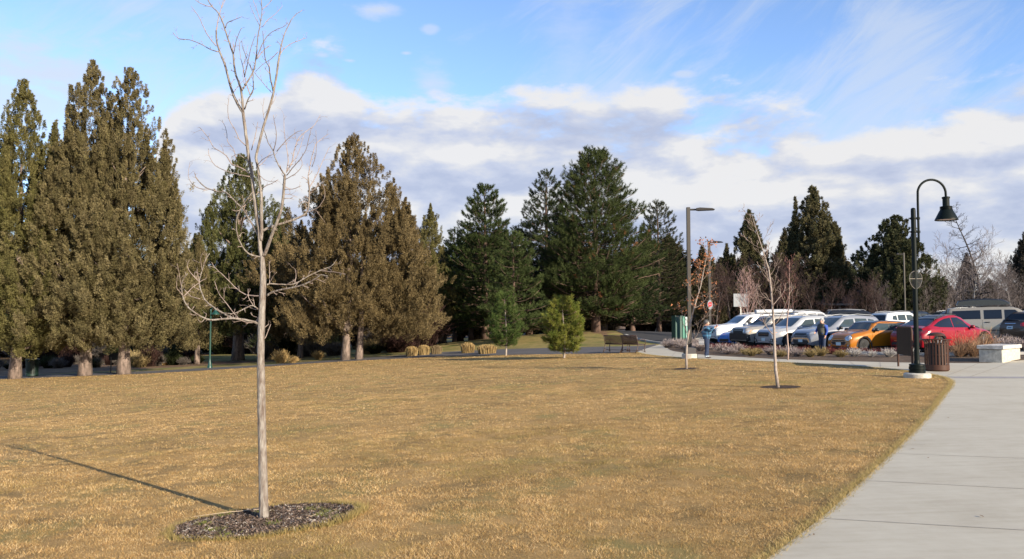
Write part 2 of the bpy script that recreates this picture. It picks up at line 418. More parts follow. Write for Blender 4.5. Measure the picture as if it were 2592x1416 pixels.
# pale concrete walk
bed_low = curve_pts([G(1690, 881), G(1698, 888), G(1730, 894), G(1790, 900), G(1900, 907), G(2000, 911.5), G(2150, 916), G(2300, 919.5), G(2400, 920.5), G(2500, 920.5)], 4)
walk_up = curve_pts([G(1612, 893), G(1640, 882), G(1680, 871), G(1730, 861), G(1800, 853)], 3)
walk_in = curve_pts([G(1870, 853), G(1800, 857), G(1745, 863), G(1705, 873), G(1690, 881)], 3)
rb = G(2500, 920.5)
walk = walk_up + walk_in[:-1] + bed_low + [(rb[0] + 4, rb[1] + 2.2), (rb[0] + 14, rb[1] + 7), (30, 5), (30, -5), (2.55, -5)] + edge_near[:-1] + edge_far[:-1]
sheet('concrete_walk', walk, 0.018, M_conc, 1.0)
def strip(name, a, b, w, off, m_, kind='structure'):
    a = Vector((a[0], a[1])); b = Vector((b[0], b[1])); d = (b - a).normalized(); n = Vector((-d.y, d.x)) * (w / 2)
    return sheet(name, [tuple(a - n), tuple(b - n), tuple(b + n), tuple(a + n)], off, m_, 1.0, kind)
def ext(p, q, k): p = Vector(G(*p)); q = Vector(G(*q)); return tuple(p), tuple(p + (q - p) * k)
for p, q in (((2251, 1152), (2592, 1165)), ((2178, 1221), (2592, 1243)), ((2072, 1318), (2592, 1349))):
    a, b = ext(p, q, 3.0); strip('walk_joint', a, b, 0.011, 0.022, M_joint)
a, b = ext((2408, 957.5), (2592, 958), 6.0); strip('painted_shadow_band', a, b, 0.62, 0.022, M_shadowband)  # shadow falling across the plaza, painted as a darker strip on the walk
a, b = ext((2340, 941), (2592, 941.5), 5.0); strip('walk_joint', a, b, 0.03, 0.022, M_joint)
for p, q in (((2392, 955), (2478, 921)), ((2458, 955), (2560, 917))):
    strip('walk_joint', G(*p), G(*q), 0.03, 0.022, M_joint)
for px_ in (1700, 1790, 1880, 1970, 2060, 2150, 2230):
    lo = min(edge_far, key=lambda e: abs(CX + F * e[0] / e[1] - px_)); hi = min(bed_low, key=lambda e: abs(CX + F * e[0] / e[1] - px_ - 12))
    strip('walk_joint', lo, hi, 0.02, 0.022, M_joint)

# parking lot, planting bed, kerb
kerb_line = curve_pts([(8.4, 60), (9.3, 53), (10.4, 48.6), (12.2, 43.0), (14.2, 38.2), (15.6, 34.9), (17.4, 32.9), (19.6, 32.0), (23, 31.6), (30, 33)], 5)
lot = kerb_line + [(70, 36), (90, 90), (30, 96), (8, 92)]
sheet('parking_lot', lot, 0.012, M_asph, 1.0)
bed = bed_low + [(rb[0] + 4, rb[1] + 2.2), (rb[0] + 9, rb[1] + 4.6)] + kerb_line[::-1][2:-6] + walk_in[::-1][2:]
sheet('planting_bed', bed, 0.026, M_bed, 1.0)
def ribbon(name, line, w, h, m_):
    b = MB(); L = [Vector(p) for p in line]; n = len(L); vs = []
    for i in range(n):
        d = (L[min(i + 1, n - 1)] - L[max(i - 1, 0)]).normalized(); nn = Vector((-d.y, d.x)) * (w / 2)
        for s_, zz in ((-1, -.1), (-1, h), (1, h), (1, -.1)):
            q = L[i] + nn * s_; vs.append((q.x, q.y, T0(L[i].x, L[i].y) + zz))
    fs = [(i * 4 + k, i * 4 + k + 1, (i + 1) * 4 + k + 1, (i + 1) * 4 + k) for i in range(n - 1) for k in range(3)] + [(0, 1, 2, 3), (n * 4 - 1, n * 4 - 2, n * 4 - 3, n * 4 - 4)]
    b.add(vs, fs); return tag(b.build(name, m_), kind='structure')
ribbon('kerb', kerb_line, 0.16, 0.13, M_kerb)
M_paint = mat('road_paint', (.62, .61, .58), .8, var=.2, vscale=6)
# grass strip beyond the footpath, the road behind it
back = asph_far[8:] + walk_up[4:] + [(9.5, 84), (15, 108), (-8, 108), (-30, 78), (-24, 62), (-14, 58)]
sheet('back_grass', back, 0.006, M_back, 2.0)
sheet('back_road', [(-60, 111), (80, 111), (80, 119), (-60, 119)], 0.02, M_asph2, 4.0)

# ------------------------------------------------------------------ blades
RS = np.random.RandomState(7)
TREE = GP(668, 1318); RINGC = GP(680, 1322); RING_R = 1.0
def ringxy(t, r): return RINGC.x + .77 * r * np.cos(t), RINGC.y + r * (.19 * np.cos(t) + .60 * np.sin(t))
def ringq(x, y): u = (x - RINGC.x) / .77; v = (y - RINGC.y - .19 * u) / .60; return np.hypot(u, v), np.arctan2(v, u)
def _sm(px, py, r): g = GP(px, py); return (g.x, g.y, r)
SMALL = [_sm(1738, 934, .42), _sm(1976, 981, .46)]
def blades(x, y, z, h, w, lean, col, rs, yaw=None):
    n = len(x); a = rs.rand(n) * 2 * np.pi if yaw is None else yaw
    lx = rs.randn(n) * lean * h; ly = rs.randn(n) * lean * h
    V = np.zeros((n, 3, 3)); V[:, 0] = np.stack([x - np.cos(a) * w / 2, y - np.sin(a) * w / 2, z], 1)
    V[:, 1] = np.stack([x + np.cos(a) * w / 2, y + np.sin(a) * w / 2, z], 1); V[:, 2] = np.stack([x + lx, y + ly, z + h], 1)
    return V, col
def grass_band(d0, d1, dens, h, w, seed, lean=.75):
    rs = np.random.RandomState(seed); A = math.radians(39)
    n = int((d1 * d1 - d0 * d0) * A * dens); d = np.sqrt(rs.rand(n) * (d1 * d1 - d0 * d0) + d0 * d0); t = (rs.rand(n) * 2 - 1) * A
    x = d * np.sin(t); y = d * np.cos(t); k = pip(lawn_poly, x, y)
    ring = np.ones(len(x), bool)
    for (qx, qy, qr) in SMALL: ring &= np.hypot((x - qx), (y - qy)) > qr
    q_, t_ = ringq(x, y); ring &= q_ > 1 + .02 * np.sin(7 * t_) + .015 * np.sin(17 * t_); k &= ring
    x = x[k]; y = y[k]; d = d[k]; n = len(x)
    big = vnoise(x, y, 1.6, 1) * .5 + vnoise(x, y, .5, 2) * .3 + vnoise(x, y, .17, 3) * .2; tuft = vnoise(x, y, .11, 4) * .6 + vnoise(x, y, .05, 5) * .4
    green = np.clip((big - .58) * 2.2 + rs.randn(n) * .26 + .08, 0, .85)[:, None]
    dry = np.array([.57, .372, .152]); pale = np.array([.75, .56, .31]); grn = np.array([.20, .185, .045]); brn = np.array([.30, .165, .07])
    r = rs.rand(n)[:, None]; c = np.where(r < .25, pale, np.where(r < .8, dry, brn))
    c = c * (1 - green) + grn * green; c *= (.72 + .5 * rs.rand(n))[:, None]
    wear = vnoise(x, y, .24, 21) * .35 + vnoise(x, y, .10, 22) * .45 + vnoise(x, y, .75, 23) * .2     # matted and thin tufts
    wk = np.clip((wear - .26) / .44, 0, 1)[:, None]; c = c * (.66 + .44 * wk) * (1 - (1 - wk) * np.array([0, .03, .15]))
    hh = h * (.45 + .7 * rs.rand(n)) * (.55 + .9 * tuft) * (.80 + .35 * wk[:, 0])
    holes = vnoise(x, y, .30, 6) * .55 + vnoise(x, y, .12, 9) * .45; gap = rs.rand(n) < np.clip(1.0 - 1.0 * np.clip(holes - .60, 0, 1) / .12, .12, 1)
    V, c = blades(x, y, tz(x, y), hh, w * (.7 + .6 * rs.rand(n)), lean, c, rs)
    return V[gap], c[gap]
def build_grass():
    parts = [grass_band(3.2, 8.5, 9500, .026, .0036, 11), grass_band(8.5, 14, 4600, .026, .0052, 12), grass_band(14, 24, 1500, .024, .0085, 13), grass_band(24, 40, 300, .028, .016, 14), grass_band(40, 66, 110, .03, .026, 15)]
    # taller fringe round the mulch ring and along the walk
    rs = np.random.RandomState(5); n = 4200; t = rs.rand(n) * 2 * np.pi; r = 1 + .02 * np.sin(7 * t) + np.abs(rs.randn(n)) * .045
    x, y = ringxy(t, r); g = rs.rand(n)[:, None] ** 1.5
    g = g * .6; c = np.array([.40, .29, .12]) * (1 - g) + np.array([.16, .18, .045]) * g
    parts.append(blades(x, y, tz(x, y), .025 + .035 * rs.rand(n) + .03 * np.clip(np.cos(t), 0, 1), .006, .5, c, rs))
    e = np.array(edge_near + edge_far); seg = np.hypot(*(e[1:] - e[:-1]).T); cum = np.concatenate([[0], np.cumsum(seg)])
    n = 42000; s = rs.rand(n) ** 1.6 * cum[-1]; x = np.interp(s, cum, e[:, 0]) + rs.randn(n) * .03 - .02; y = np.interp(s, cum, e[:, 1]) + rs.randn(n) * .03
    g = rs.rand(n)[:, None] ** 2.2; c = (np.array([.50, .36, .16]) * (1 - g) + np.array([.27, .24, .08]) * g) * (.7 + .5 * rs.rand(n))[:, None]
    parts.append(blades(x, y, tz(x, y), .025 + .035 * rs.rand(n), .006, .8, c, rs))
    # small weeds in the mulch
    for (wx, wy) in ((-.55, -.1), (-.35, -.35), (.1, -.2), (.45, .08), (.62, -.02), (.5, .22), (-.5, .22), (-.15, .3), (.3, .35), (-.2, -.55)):
        n = 160; x = RINGC.x + wx + rs.randn(n) * .035; y = RINGC.y + wy + rs.randn(n) * .035
        parts.append(blades(x, y, tz(x, y) + .01, .02 + .03 * rs.rand(n), .006, .9, np.array([.24, .26, .06]) * (.6 + .7 * rs.rand(n))[:, None], rs))
    V = np.concatenate([p[0] for p in parts]); c = np.concatenate([p[1] for p in parts])
    return tag(tri_object('grass_blades', V, c, leafmat('grass_blade_mat', .3)), 'short dormant tan grass blades covering the wide lawn', 'grass', kind='stuff')
build_grass()

def build_ring():
    pts = [tuple(float(q) for q in ringxy(2 * math.pi * i / 48, 1.0)) for i in range(48)]
    sheet('mulch_ring', pts, 0.011, M_mulch, 0.5)
    rs = np.random.RandomState(3); n = 22000
    t = rs.rand(n) * 2 * np.pi; r = (1 + .03 * np.sin(5 * t) + .02 * np.sin(13 * t)) * np.sqrt(rs.rand(n)); x, y = ringxy(t, r); z = tz(x, y) + .013 + rs.rand(n) * .018
    yaw = rs.randn(n) * .8 + .2; l = .008 + .026 * rs.rand(n) ** 2.6; w = .002 + .0045 * rs.rand(n); tl = rs.randn(n) * .4
    a = np.stack([np.cos(yaw) * np.cos(tl), np.sin(yaw) * np.cos(tl), np.sin(tl)], 1); b = np.stack([-np.sin(yaw), np.cos(yaw), rs.randn(n) * .6], 1)
    P = np.stack([x, y, z], 1); A = a * l[:, None]; B = b * w[:, None]
    q = rs.rand(n)[:, None]; c = np.where(q < .42, np.array([.06, .042, .032]), np.where(q < .90, np.array([.16, .115, .088]), np.array([.32, .28, .24]))) * (.6 + .8 * rs.rand(n))[:, None]
    V = np.concatenate([np.stack([P - A - B, P + A - B, P + A + B], 1), np.stack([P - A - B, P + A + B, P - A + B], 1)]); c = np.concatenate([c, c])
    tag(tri_object('mulch_chips', V, c, leafmat('chip_mat', 0.0)), 'dark bark chips filling the round bed at the foot of the bare tree', 'mulch', kind='stuff')
    M_tw = mat('dead_stick', (.40, .31, .22), .8)
    for i, (p, q, lab) in enumerate((((490, 1319), (655, 1303), 'long pale dead twig lying across the back of the mulch ring'), ((745, 1323), (800, 1316), 'short bent twig on the mulch right of the bare tree'))):
        a = GP(*p) + Vector((0, 0, .04)); b_ = GP(*q) + Vector((0, 0, .05)); m2 = (a + b_) / 2 + Vector((0, 0, .006 if i == 0 else -.02))
        b = MB(); b.tube([a, m2, b_], [.002, .0035, .0028], 5); tag(b.build('fallen_twig', M_tw), lab, 'twig', 'fallen twigs on the mulch ring')
build_ring()

def litter():
    M_l = leafmat('litter_mat', .2); rs = np.random.RandomState(21)
    px = [2210, 2340, 2060, 2485, 1150, 1990, 2350, 1405, 2190, 2258, 1770, 2400, 2310]; py = [1135, 1130, 1362, 1315, 1300, 1300, 1165, 1085, 1048, 1167, 1320, 1062, 1142]
    for i in range(13):
        g = GP(px[i], py[i]); n = 2; a = rs.rand() * 6; l = .018 + .012 * rs.rand()
        d = np.array([math.cos(a), math.sin(a), .1]) * l; e = np.array([-math.sin(a), math.cos(a), .25]) * l * .45; p = np.array(g) + [0, 0, .028 if px[i] > 2040 else .05]
        V = np.array([[p - d, p + e, p + d], [p - d, p + d, p - e + [0, 0, .004]]]); c = np.array([[.16, .09, .04], [.13, .07, .035]])
        tag(tri_object('dead_leaf', V, c, M_l), 'small dry brown leaf lying on the ground', 'leaf', 'dry leaves scattered on the walk and lawn')
litter()

# ------------------------------------------------------------------ conifers
def leaflets(P, D, L, W, rs, col):
    """n leaflets: base P, direction D (unit), length L, width W"""
    side = unit(np.cross(D, rs.randn(len(P), 3))) * (W / 2)[:, None]
    tip = P + D * L[:, None]
    return np.stack([P - side, P + side, tip], 1), col
def plumes(C, A, L, per, spread, ll, lw, rs, base, jit):
    """C centres, A axes, L plume lengths"""
    n = len(C); N = n * per
    C = np.repeat(C, per, 0); Ax = np.repeat(A, per, 0); Lr = np.repeat(L, per)
    s = rs.rand(N); rad = unit(np.cross(Ax, rs.randn(N, 3))); rr = spread * Lr * (1 - .75 * s) * np.sqrt(rs.rand(N))
    P = C + Ax * (s * Lr)[:, None] + rad * rr[:, None]
    D = unit(Ax * .9 + rad * .9 + rs.randn(N, 3) * .35)
    tint = np.repeat(.68 + .64 * rs.rand(n), per) * (.65 + .7 * rs.rand(N))
    mixk = np.repeat(rs.rand(n), per)[:, None]
    c = (base[0] * (1 - mixk) + base[1] * mixk) * tint[:, None]
    return leaflets(P, D, ll * (.6 + .8 * rs.rand(N)), lw * (.7 + .6 * rs.rand(N)), rs, c)

M_juni_bark = mat('juniper_bark', (.27, .20, .165), .9, vscale=7, bump=1.0, bscale=16, stretch=(1, 1, .32), col2=(.06, .045, .035))
M_pine_bark = mat('pine_bark', (.095, .058, .042), .9, var=.5, vscale=5, bump=.9, bscale=12, stretch=(1, 1, .3))
M_red_bark = mat('red_pine_bark', (.26, .11, .06), .9, var=.4, vscale=5, bump=.9, bscale=12, stretch=(1, 1, .3))
M_leaf = leafmat('needle_mat', .18)
def trunk_mb(h, r, rs, lean=(0, 0), n=14):
    b = MB(); pts = []; rad = []
    for i in range(12):
        t = i / 11; pts.append((lean[0] * t + .05 * math.sin(5 * t), lean[1] * t, -.15 + h * t)); rad.append(r * ((1 - t) ** .75 + .03) * (1 + .28 * math.exp(-t * h / .4)))
    b.tube(pts, rad, n); return b
def lobe_points(rs, n, cx, cy, z0, z1, R, belly=.22, power=.85, inner=.0):
    t = 1 - np.sqrt(rs.rand(n) * .985)                     # more towards the base, where the cone is wide
    t = np.where(rs.rand(n) < .25, rs.rand(n), t)
    pr = np.where(t < belly, .62 + .38 * np.sin(t / belly * np.pi / 2), ((1 - t) / (1 - belly)) ** power)
    a = rs.rand(n) * 2 * np.pi
    lump = 1 + .16 * np.sin(a * 3 + t * 9 + cx * 5) + .12 * np.sin(a * 5 - t * 17 + cy * 3)
    r = R * pr * lump * (1 - inner * rs.rand(n)) * (.9 + .16 * rs.rand(n))
    z = z0 + (z1 - z0) * t
    P = np.stack([cx + r * np.cos(a), cy + r * np.sin(a), z], 1)
    if n > 30:                                             # gather the lower plumes into flame-shaped boughs, with dark gaps between
        nb = max(8, n // 8); k = rs.randint(0, nb, n); g = t < .66; sc = min(1.15, .45 + R / 6) * (.30 + .70 * np.clip(pr[:nb][k] * 1.8, 0, 1))
        o_ = unit(np.stack([np.cos(a[:nb]), np.sin(a[:nb]), np.zeros(nb)], 1)); C = P[:nb] + o_ * (rs.rand(nb) * .34 - .10)[:, None] * min(1, R / 2.2)
        h_ = rs.rand(n) ** 1.3; w_ = (.30 * (1 - h_) + .05) * sc
        Q = C[k] + rs.randn(n, 3) * np.array([1, 1, .25]) * w_[:, None]; Q[:, 2] += (h_ * 1.05 - .35) * sc
        ok = g & (t[:nb][k] < .70); P = np.where(ok[:, None], Q, P); a = np.where(ok, a[:nb][k], a); t = np.clip((P[:, 2] - z0) / (z1 - z0), 0, 1)
    out = np.stack([np.cos(a), np.sin(a), np.zeros(n)], 1); up = np.array([0, 0, 1.])
    D = unit(out * (.70 - .55 * t)[:, None] + up * (.60 + .75 * t)[:, None] + rs.randn(n, 3) * .16)
    return P, D, t
def juniper(name, H, R, seed, base, spires=6, dens=1.0, crown0=.13, power=.85, tr=.3, n_tr=1, per=112, ll=.092, lw=.037, plume=.95, belly=.22, bark=None, spx=None):
    rs = np.random.RandomState(seed); root = empty(name)
    lobes = [(0, 0, H * crown0, H, R)]
    for i in range(spires):
        a = 2 * math.pi * (i + rs.rand() * .6) / spires; rr = R * (.22 + .42 * rs.rand()); hh = H * (.90 - .42 * (rr / R) ** 1.0 * (.6 + .7 * rs.rand()))
        lobes.append((rr * math.cos(a), rr * math.sin(a), H * (crown0 + .1 * rs.rand()), hh, R * (.26 + .16 * rs.rand())))
    for q in (spx or []): lobes.append((q[0] * R, q[1] * R, H * crown0 * 1.2, q[2] * H, q[3] * R))
    VV = []; CC = []
    for li, (cx, cy, z0, z1, r) in enumerate(lobes):
        area = math.pi * r * (z1 - z0) * .75
        n1 = int(area * 5.4 * dens / plume ** 1.6); n2 = int(n1 * (.7 if li == 0 else .3))
        for n, inner, k in ((n1, .12, 1), (n2, .75, .8)):
            P, D, t = lobe_points(rs, n, cx, cy, z0, z1, r, belly, power if li == 0 else .8, inner)
            L = plume * (.5 + .55 * rs.rand(n)) * (1 - .55 * t) * k
            V, c = plumes(P - D * (L * .45)[:, None], D, L, int(per * k), .26, ll, lw, rs, base, .2)
            VV.append(V); CC.append(c)
        # leading tip
        hh = (z1 - z0) * .34; n = int(22 + 190 * min(1, r / 4)); u_ = rs.rand(n) ** .7; aa = rs.rand(n) * 6.283; rr_ = r * .42 * u_ * (.35 + .65 * rs.rand(n)) + .03
        P = np.stack([cx + rr_ * np.cos(aa), cy + rr_ * np.sin(aa), z1 - .45 * plume - hh * u_], 1); D = unit(np.stack([.25 * np.cos(aa), .25 * np.sin(aa), np.ones(n)], 1) + rs.randn(n, 3) * .12)
        V, c = plumes(P, D, plume * (.35 + .4 * u_), per, .2, ll, lw, rs, base, .2); VV.append(V); CC.append(c)
    tri_object('crown', np.concatenate(VV), np.concatenate(CC), M_leaf, root)
    for k in range(n_tr):
        off = 0 if n_tr == 1 else (k - .5) * tr * 3.4
        b = trunk_mb(H * (.8 if k == 0 else .55), tr * (1 if k == 0 else .85), rs, lean=(rs.randn() * .2, rs.randn() * .2))
        b.v = [(p[0] + off, p[1], p[2]) for p in b.v]
        b.build('trunk', bark or M_juni_bark, root, smooth=True)
    lb = MB()
    for i in range(22):
        z = H * (crown0 * .8 + .6 * rs.rand()); a = rs.rand() * 6.28; L = R * (.55 + .3 * rs.rand()) * (1 - z / H * .7); pts = [(0, 0, z)]
        for s in (.35, .7, 1.0): pts.append((L * s * math.cos(a + .2 * s), L * s * math.sin(a + .2 * s), z + L * (.25 * s + .35 * s * s)))
        lb.tube(pts, [tr * .3, tr * .2, tr * .12, .02], 5)
    lb.build('limbs', bark or M_juni_bark, root, smooth=True)
    return root

def pine(name, H, R, seed, base, crown0=.12, whorls=26, br=6, shoots=9, needle=.19, nw=.026, per=50, tr=.25, power=.75, bark=None, belly=.2, gaps=0.0, tuft=.34, up=.35, dead=.0):
    rs = np.random.RandomState(seed); root = empty(name); P = []; D = []; lb = MB()
    for w in range(whorls):
        t = (w + .2 * rs.rand()) / whorls; z = H * (crown0 + (1 - crown0) * t * .985)
        pr = (.55 + .45 * math.sin(min(t / belly, 1) * math.pi / 2)) if t < belly else ((1 - t) / (1 - belly)) ** power
        nb = max(3, int(br * (1 - .35 * t) + rs.rand()))
        for k in range(nb):
            if rs.rand() < gaps: continue
            z = H * (crown0 + (1 - crown0) * t * .985) + rs.randn() * H * .011 * (1 - t); a = 2 * math.pi * (k + rs.rand() * .7) / nb + w * 2.4; L = R * (pr + .03) * (.78 + .36 * rs.rand()) + .12
            e = up * (.35 + 1.3 * t) + rs.randn() * .2
            pts = []
            for s in (0, .25, .5, .75, 1.0):
                rr = L * s * math.cos(e * .6); pts.append(np.array([rr * math.cos(a), rr * math.sin(a), z - .10 * L * s + L * (e * .6) * s * s + .12 * L * s ** 3]))
            lb.tube([tuple(p) for p in pts], [max(.012, tr * .16 * (1 - t) * (1 - .8 * s) + .012) for s in (0, .25, .5, .75, 1)], 4)
            ns = max(3, int(shoots * (L / R) ** .8 * 2.1)); out = np.array([math.cos(a), math.sin(a), 0]); side = np.array([-math.sin(a), math.cos(a), 0])
            for j in range(ns):
                s = 1.0 if j == 0 else .28 + .72 * rs.rand() ** .75; q = s * 4; i0 = min(int(q), 3); c0 = pts[i0] * (1 - q + i0) + pts[i0 + 1] * (q - i0)
                lat = 0 if j == 0 else (rs.rand() * 2 - 1) * L * .36 * (1.15 - s * .5)
                dd = out * .6 + side * (np.sign(lat) * .6) + np.array([0, 0, .75 + .5 * t]) + rs.randn(3) * .22; dd /= np.linalg.norm(dd)
                c1 = c0 + side * lat + np.array([0, 0, abs(lat) * .18]) + rs.randn(3) * .05
                P.append(c1); D.append(dd)
    P.append(np.array([0, 0, H - tuft])); D.append(np.array([0, 0, 1.]))
    P = np.array(P); D = np.array(D); n = len(P); N = n * per
    Pr = np.repeat(P, per, 0); Dr = np.repeat(D, per, 0); s = rs.rand(N) ** .8
    rad = unit(np.cross(Dr, rs.randn(N, 3))); nd = unit(Dr * (.25 + .9 * s)[:, None] + rad * .95)
    B = Pr + Dr * (s * tuft)[:, None]
    tint = np.repeat(.7 + .6 * rs.rand(n), per) * (.75 + .5 * rs.rand(N)); mk = np.repeat(rs.rand(n), per)[:, None]
    c = (base[0] * (1 - mk) + base[1] * mk) * tint[:, None]
    if dead:
        dm = np.repeat(rs.rand(n) < dead, per); c[dm] = np.array([.20, .09, .04]) * tint[dm][:, None]
    V, c = leaflets(B, nd, needle * (.7 + .5 * rs.rand(N)), np.full(N, nw), rs, c)
    tri_object('crown', V, c, M_leaf, root)
    trunk_mb(H * .97, tr, rs).build('trunk', bark or M_pine_bark, root, smooth=True)
    lb.build('limbs', M_pine_bark, root, smooth=True)
    return root

def put(root, px, Y, label, cat, group=None, rz=None, sc=None, dz=0):
    x = XY(px, Y); root.location = (x, Y, T0(x, Y) + dz)
    if rz is not None: root.rotation_euler.z = rz
    if sc is not None: root.scale = sc if isinstance(sc, tuple) else (sc, sc, sc)
    return tag(root, label, cat, group)
def HT(px, Y, top): return CAMZ + (HOR - top) / F * Y * math.sqrt(1 + 0 * px) - T0(XY(px, Y), Y)
def A3(*c): return np.array(c)
OL1 = (A3(.115, .098, .042), A3(.185, .15, .075)); OL2 = (A3(.105, .098, .032), A3(.16, .14, .055))
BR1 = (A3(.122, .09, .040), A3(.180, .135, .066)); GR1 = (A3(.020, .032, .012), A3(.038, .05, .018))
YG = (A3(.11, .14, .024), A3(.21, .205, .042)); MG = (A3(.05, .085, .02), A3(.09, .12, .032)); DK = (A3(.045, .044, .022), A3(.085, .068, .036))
GJ = 'junipers and pines along the far side of the lawn'
def J(px, Y, top, hw, seed, base, label, **k):
    H = HT(px, Y, top); return put(juniper('juniper_tree', H, hw * Y / F, seed, base, **k), px, Y, label, 'tree', GJ)
def PN(px, Y, top, hw, seed, base, label, **k):
    H = HT(px, Y, top); return put(pine('pine_tree', H, hw * Y / F, seed, base, **k), px, Y, label, 'tree', GJ)
YL = GP(42, 962).y
J(42, GP(42, 960).y + .3, 195, 150, 1, OL2, 'tall olive juniper at the left edge beside the green litter bin', spires=8, tr=.3, crown0=.085, power=.72, belly=.14, dens=1.1, spx=[(-.5, -.2, .93, .3), (.5, .1, .86, .3)])
J(218, GP(218, 952).y + .3, 148, 180, 2, OL1, 'tallest brown olive juniper, second from the left with a knotty trunk', spires=11, tr=.33, crown0=.09, power=.78, belly=.14, spx=[(-.3, 0, .93, .22), (.33, .1, .91, .22), (-.55, 0, .78, .25)])
J(316, GP(316, 948).y + .3, 168, 172, 3, OL1, 'tall pointed juniper third from the left, right of the tallest one', spires=10, tr=.33, crown0=.09, power=.6, belly=.14, spx=[(-.3, 0, .93, .16), (.5, .1, .80, .25), (.75, -.1, .62, .25)])
J(604, 62, 390, 172, 4, (A3(.075, .085, .028), A3(.125, .12, .045)), 'green brown juniper behind the bare lawn tree', spires=8, tr=.42, crown0=.14, power=.75)
J(892, GP(892, 912).y + .4, 340, 225, 5, BR1, 'broad rust brown juniper with twin trunks in the middle of the tree line', spires=10, tr=.26, n_tr=2, crown0=.10, power=.78, belly=.28, spx=[(.45, 0, .80, .24), (-.4, .2, .80, .22), (.62, .1, .66, .25), (.85, -.2, .42, .2)])
J(760, 60, 560, 100, 6, BR1, 'lower brown juniper leaning against the broad rust brown one', spires=5, tr=.2, crown0=.1)
J(1088, 66, 520, 75, 8, OL2, 'narrow olive juniper behind the right side of the broad brown one', spires=4, tr=.2, power=.7)
J(500, 58, 590, 48, 9, OL1, 'small brown juniper in the gap right of the three tall ones', spires=3, tr=.18)
J(722, 74, 520, 50, 19, DK, 'dark juniper behind the bare lawn tree, right of the green brown one', spires=4, tr=.18)
PN(1228, 66, 465, 108, 10, (A3(.030, .046, .014), A3(.055, .072, .021)), 'dark green pine rising left of the pine group', whorls=27, br=8, shoots=13, tr=.28, crown0=.08, power=.7)
PN(1300, 59, 585, 85, 11, (A3(.045, .064, .021), A3(.075, .095, .031)), 'mid sized pine with a pale trunk before the dark pine group', whorls=20, br=6, shoots=9, tr=.16, crown0=.1, gaps=.1)
PN(1384, 74, 425, 110, 12, (A3(.026, .036, .014), A3(.042, .052, .02)), 'open topped dark pine behind, left of the biggest pine', whorls=26, br=7, shoots=13, gaps=.05, tr=.3, power=.8)
PN(1508, 64, 372, 150, 13, (A3(.034, .049, .015), A3(.066, .080, .026)), 'biggest dark green pine with broad crown above the two benches', whorls=34, br=9, shoots=17, tr=.32, crown0=.08, power=.72, needle=.23, tuft=.42, nw=.024, per=46, dead=.02, belly=.3)
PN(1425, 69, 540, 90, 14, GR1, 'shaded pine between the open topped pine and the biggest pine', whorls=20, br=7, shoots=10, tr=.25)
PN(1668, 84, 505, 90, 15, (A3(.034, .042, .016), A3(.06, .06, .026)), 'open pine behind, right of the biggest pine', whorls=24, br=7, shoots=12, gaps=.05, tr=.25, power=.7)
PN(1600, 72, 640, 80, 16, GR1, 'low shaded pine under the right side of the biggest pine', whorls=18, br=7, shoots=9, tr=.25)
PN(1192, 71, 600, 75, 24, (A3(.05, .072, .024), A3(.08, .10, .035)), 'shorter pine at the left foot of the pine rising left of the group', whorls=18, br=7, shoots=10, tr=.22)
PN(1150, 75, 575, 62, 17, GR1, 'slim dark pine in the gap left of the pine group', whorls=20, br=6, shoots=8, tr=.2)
# young pines planted on the lawn's far edge
def young(px, py, top, hw, seed, base, label, **k):
    g = GP(px, py); H = HT(px, g.y, top); r = pine('young_pine', H, hw * g.y / F, seed, base, **k)
    r.location = g; return tag(r, label, 'tree', 'two young pines on the far edge of the lawn')
M_gp = mat('young_pine_bark', (.30, .25, .21), .9, var=.3, vscale=8)
young(1427, 907, 757, 46, 31, YG, 'young yellow green pine left of the benches', whorls=13, br=7, shoots=7, needle=.16, nw=.013, per=50, tr=.05, crown0=.12, power=.62, belly=.35, tuft=.2, gaps=.12, bark=M_gp, up=.45)
young(1280, 901, 742, 42, 32, MG, 'young mid green pine right of the cut grass clumps', whorls=14, br=6, shoots=6, needle=.16, nw=.013, per=50, tr=.05, crown0=.16, power=.7, belly=.3, tuft=.2, gaps=.2, bark=M_gp, up=.4)

# deeper trees: a few shapes, copied
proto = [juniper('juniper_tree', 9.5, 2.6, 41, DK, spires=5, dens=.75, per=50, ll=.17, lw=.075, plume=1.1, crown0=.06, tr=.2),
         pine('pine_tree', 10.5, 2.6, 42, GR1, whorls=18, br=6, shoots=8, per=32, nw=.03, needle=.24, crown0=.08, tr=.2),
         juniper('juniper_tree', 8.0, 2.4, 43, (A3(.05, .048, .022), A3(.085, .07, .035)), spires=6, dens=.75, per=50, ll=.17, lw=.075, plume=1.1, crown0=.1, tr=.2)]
used = [False] * 3
KN = ['dark juniper', 'dark pine', 'brown juniper']
def deep(kind, px, Y, top, wf=1.0, where='deep in the shade of the tree line', group='dark trees deep behind the tree line'):
    base = proto[kind]
    if used[kind]: o = copy_tree(base)
    else: o = base; used[kind] = True
    H0 = (9.5, 10.5, 8.0)[kind]; H = HT(px, Y, top); s = H / H0
    return put(o, px, Y, '%s standing %s' % (KN[kind], where), 'tree', group, rz=(px * 7.3) % 6.28, sc=(s * wf, s * wf, s))
rr = random.Random(4)
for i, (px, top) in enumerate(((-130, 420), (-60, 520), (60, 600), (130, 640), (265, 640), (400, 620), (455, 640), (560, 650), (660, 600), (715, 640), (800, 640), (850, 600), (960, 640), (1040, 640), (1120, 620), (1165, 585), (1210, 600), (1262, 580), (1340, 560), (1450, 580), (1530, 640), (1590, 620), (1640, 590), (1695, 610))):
    deep((1, 0, 2)[i % 3] if px > 1000 else (0, 2, 1)[i % 3], px, 80 + 8 * rr.random() + (14 if px > 1400 else 0), top + rr.randint(-15, 15), 1.6)
